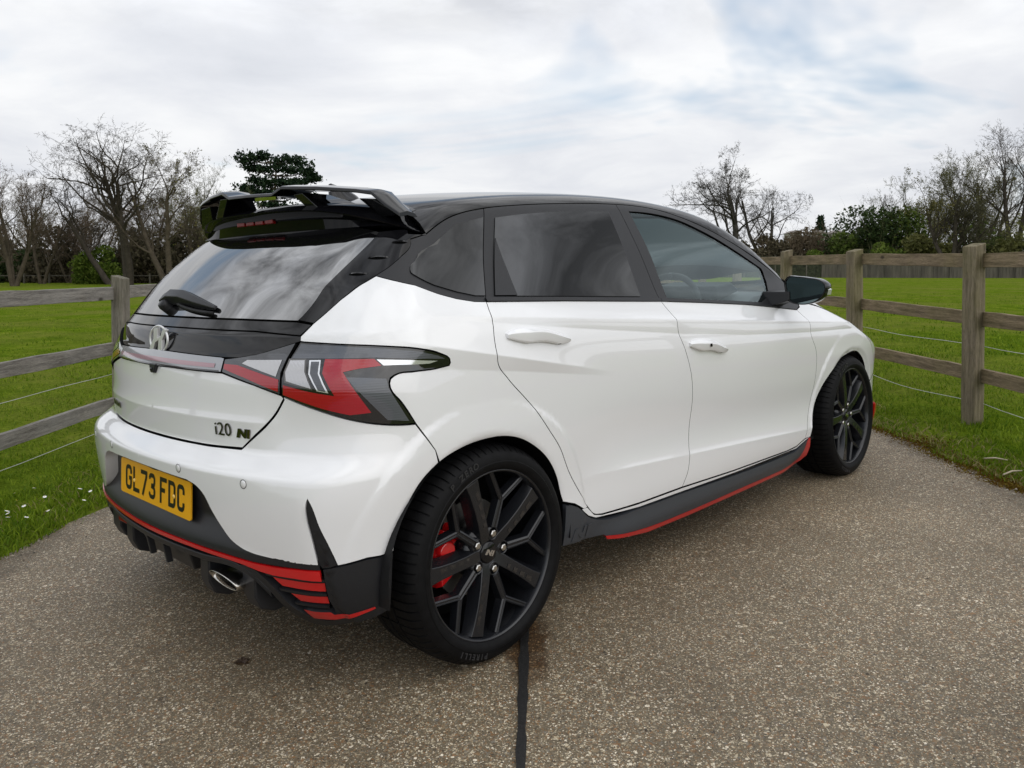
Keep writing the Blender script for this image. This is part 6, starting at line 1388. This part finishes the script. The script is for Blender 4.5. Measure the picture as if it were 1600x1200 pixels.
    mb = MB(); a = math.radians(8); mb.tube([(.205*math.cos(a)*(1 if s_ < 0 else -1), s_*.012, .205*math.sin(a)), (.196*math.cos(a)*(1 if s_ < 0 else -1), s_*.040, .196*math.sin(a))], [.0035, .0042], 8); mb.build('tyre_valve', 'rubber_black', rim, smooth=True)
    mb = MB(); mb.lathe([(.06,-.045),(.142,-.045),(.142,-.055),(.06,-.055)], 60, lambda a, b, h: (a, s_*h, b)); mb.build('brake_disc', 'disc_iron', wh)
    # caliper behind the spokes, on the rear side of the axle
    mb = MB(); sgx = -1 if x < 1 else -1; v = []; n = 12; A0, A1 = (146, 206)
    for i in range(n+1):
        a = math.radians(A0+(A1-A0)*i/n); r0 = .092+.012*math.cos((i-n/2)/n*5); r1 = .172+.006*math.cos((i-n/2)/n*9)
        for (r, h) in ((r0, -.035), (r0+.008, -.008), (r1-.012, -.004), (r1, -.02), (r1+.004, -.08), (r0, -.08)): v.append((r*math.cos(a), s_*h, r*math.sin(a)))
    mb.add(v, [(6*i+k, 6*i+(k+1) % 6, 6*i+6+(k+1) % 6, 6*i+6+k) for i in range(n) for k in range(6)]+[tuple(range(6)), tuple(range(6*n, 6*n+6))[::-1]])
    mb.lathe([(0,.010),(.026,.008),(.034,-.004),(.036,-.04)], 20, lambda p, q, h: (-.128+p, s_*h, .030+q)); mb.lathe([(0,.002),(.013,.001),(.015,-.03)], 14, lambda p, q, h: (-.100+p, s_*h, .085+q))
    mb.build('brake_caliper', 'red_caliper', wh, bevel=.003)
    return wh
make_wheel(0, 1); make_wheel(2.58, 1, .01); make_wheel(0, -1); make_wheel(2.58, -1, .01)
# wheel-arch liners
for x in (-.01, 2.60):
    for sg in (-1, 1):
        mb = MB(); n = 30; v = []
        for i in range(n+1):
            a = math.radians((-8 if x < 1 else 18)+(196 if x < 1 else 170)*i/n)
            for h in (.852 if x < 1 else .83-.05*max(0, math.cos(a)), .50): v.append((x+.362*math.cos(a)*(1.0 if x < 1 else 1.10), sg*(h if i not in (-1,) else h), .3145+.345*math.sin(a)))
        mb.add(v, [(2*i, 2*i+1, 2*i+3, 2*i+2) for i in range(n)]); mb.add([(x+.40*math.cos(math.radians(q)), sg*.50, .3145+.36*math.sin(math.radians(q))) for q in range(-30, 211, 20)], [tuple(range(13))]); mb.build('wheel_arch_liner', 'rubber_black', car, smooth=False)
# mud screens between tyre and body, floor, axle
mb = MB(); mb.box((1.30, 0, .215), (1.95, 1.44, .05)); mb.box((-.25, 0, .34), (.30, 1.30, .12)); mb.box((1.30, 0, .50), (.02, .02, .02)); mb.build('floor_pan', 'rubber_black', car)
mb = MB(); mb.tube([(0, -.70, .30), (0, .70, .30)], .035, 10); mb.box((0, 0, .30), (.12, 1.1, .09)); mb.build('rear_axle', 'rubber_black', car)
mb = MB(); mb.box((1.30, .0, .30), (2.0, 1.60, .12)); mb.build('sill_core', 'rubber_black', car)
mb = MB()
mb.box((.30, 0, .66), (.03, 1.44, .62)); mb.box((-.36, 0, .62), (.02, 1.10, .5)); mb.box((2.12, 0, .62), (.02, 1.50, .6)); mb.build('bulkhead', 'interior_dark', car)

# ---- interior seen through the front window
mb = MB(); mb.box((1.25, 0, .42), (1.9, 1.40, .03)); mb.build('cabin_floor', 'interior_dark', car)
mb = MB(); prof = [(2.22,.72),(2.30,.955),(2.22,.985),(2.05,.985),(1.90,.975),(1.80,.945),(1.77,.88),(1.82,.78),(1.86,.60),(2.20,.55)]
mb.prism(prof, -.70, .70, lambda u, v_, q: (u, q, v_-.02*abs(q))); dash = mb.build('dashboard', 'interior_grey', car, bevel=.02, seg=3)
mb = MB(); mb.prism([(1.80,.94),(1.78,1.015),(1.93,1.03),(2.02,.985)], -.56, -.22, lambda u, v_, q: (u, q, v_)); mb.build('instrument_hood', 'interior_dark', dash, bevel=.015, seg=3)
mb = MB(); mb.box((1.795, .02, .985), (.02, .36, .11), Matrix.Rotation(.2, 3, 'Y')); mb.build('screen', 'gloss_black', dash, bevel=.005)
sw_c = Vector((1.615, -.385, .905)); ax = Vector((-.92, 0, .39)).normalized(); ux = Vector((0, -1, 0)); uy = ax.cross(ux)
mb = MB(); mb.tube([sw_c+(ux*math.cos(a)+uy*math.sin(a))*.178 for a in [2*math.pi*i/40 for i in range(40)]], .0155, 10, closed=True); sw = mb.build('steering_wheel', 'interior_dark', car, smooth=True)
mb = MB()
for a in (0, math.pi, -math.pi/2): d_ = ux*math.cos(a)+uy*math.sin(a); mb.tube([sw_c+d_*.04-ax*.02, sw_c+d_*.17], [.022, .012], 8)
mb.lathe([(0,.025),(.055,.02),(.066,0),(.05,-.03)], 24, lambda p, q, h: sw_c+ux*p+uy*q+ax*h); mb.tube([sw_c, sw_c-ax*.25], .03, 10); mb.build('wheel_boss', 'interior_dark', sw, smooth=True)
mb = MB(); mb.tube([sw_c+uy*.175+ux*-.01+ax*.004, sw_c+uy*.175+ux*.01+ax*.004], .017, 8); mb.build('wheel_marker', 'interior_grey', sw)
for y in (-.37, .37):
    st = empty('seat', (0, 0, 0), car); mb = MB(); mb.prism([(.92,.46),(1.42,.50),(1.44,.60),(1.0,.58),(.92,.56)], y-.25, y+.25, lambda u, v_, q: (u, q, v_)); mb.build('seat_cushion', 'seat_cloth', st, bevel=.04, seg=3)
    mb = MB(); mb.prism([(.86,.54),(1.02,.58),(.90,1.02),(.86,1.22),(.76,1.22),(.76,1.0)], y-.23, y+.23, lambda u, v_, q: (u, q, v_)); mb.build('backrest', 'seat_cloth', st, bevel=.045, seg=3)
mb = MB(); mb.prism([(.38,.50),(.80,.50),(.80,.62),(.50,.64),(.40,1.05),(.30,1.05)], -.62, .62, lambda u, v_, q: (u, q, v_)); mb.build('rear_seat', 'seat_cloth', car, bevel=.04, seg=3)
# inner door trims and headlining
def ch_lin(name, P_, mat, off, chart=ch_wrap, sides='RL', par=car): return panel(name, P_, mat, par, chart=chart, sides=sides, off=off, skirt=0, gap=0, grid=.03)
ch_lin('door_trim', poly([(2.18,.98),(2.745,.935),(3.19,.885),(3.30,.60),(3.20,.30),(2.25,.30)]), 'interior_dark', -.045, par=fdoor)
ch_lin('door_trim', poly([(1.30,1.02),(2.12,.98),(2.25,.6),(2.20,.30),(1.70,.32),(1.40,.7)]), 'interior_dark', -.045, par=rdoor)
ch_lin('pillar_trim', poly([(2.02,1.33),(2.22,1.335),(2.20,.99),(2.04,1.0)]), 'interior_dark', -.03)
hl = [(y_, x_) for x_, y_ in ([(0.0, 0.), (0.0, .50)]+[(x, y-.04) for x, y in dxy if .05 < x < 1.50]+[(1.56, .38), (1.58, 0.)])]
panel('headlining', hl, 'interior_grey', car, chart=ch_topy, sides='B', off=-.03, skirt=0, gap=0, grid=.04)
mb = MB(); mb.box((1.62, 0, 1.275), (.03, .22, .06), Matrix.Rotation(-.2, 3, 'Y')); mb.build('interior_mirror', 'interior_dark', car, bevel=.01)
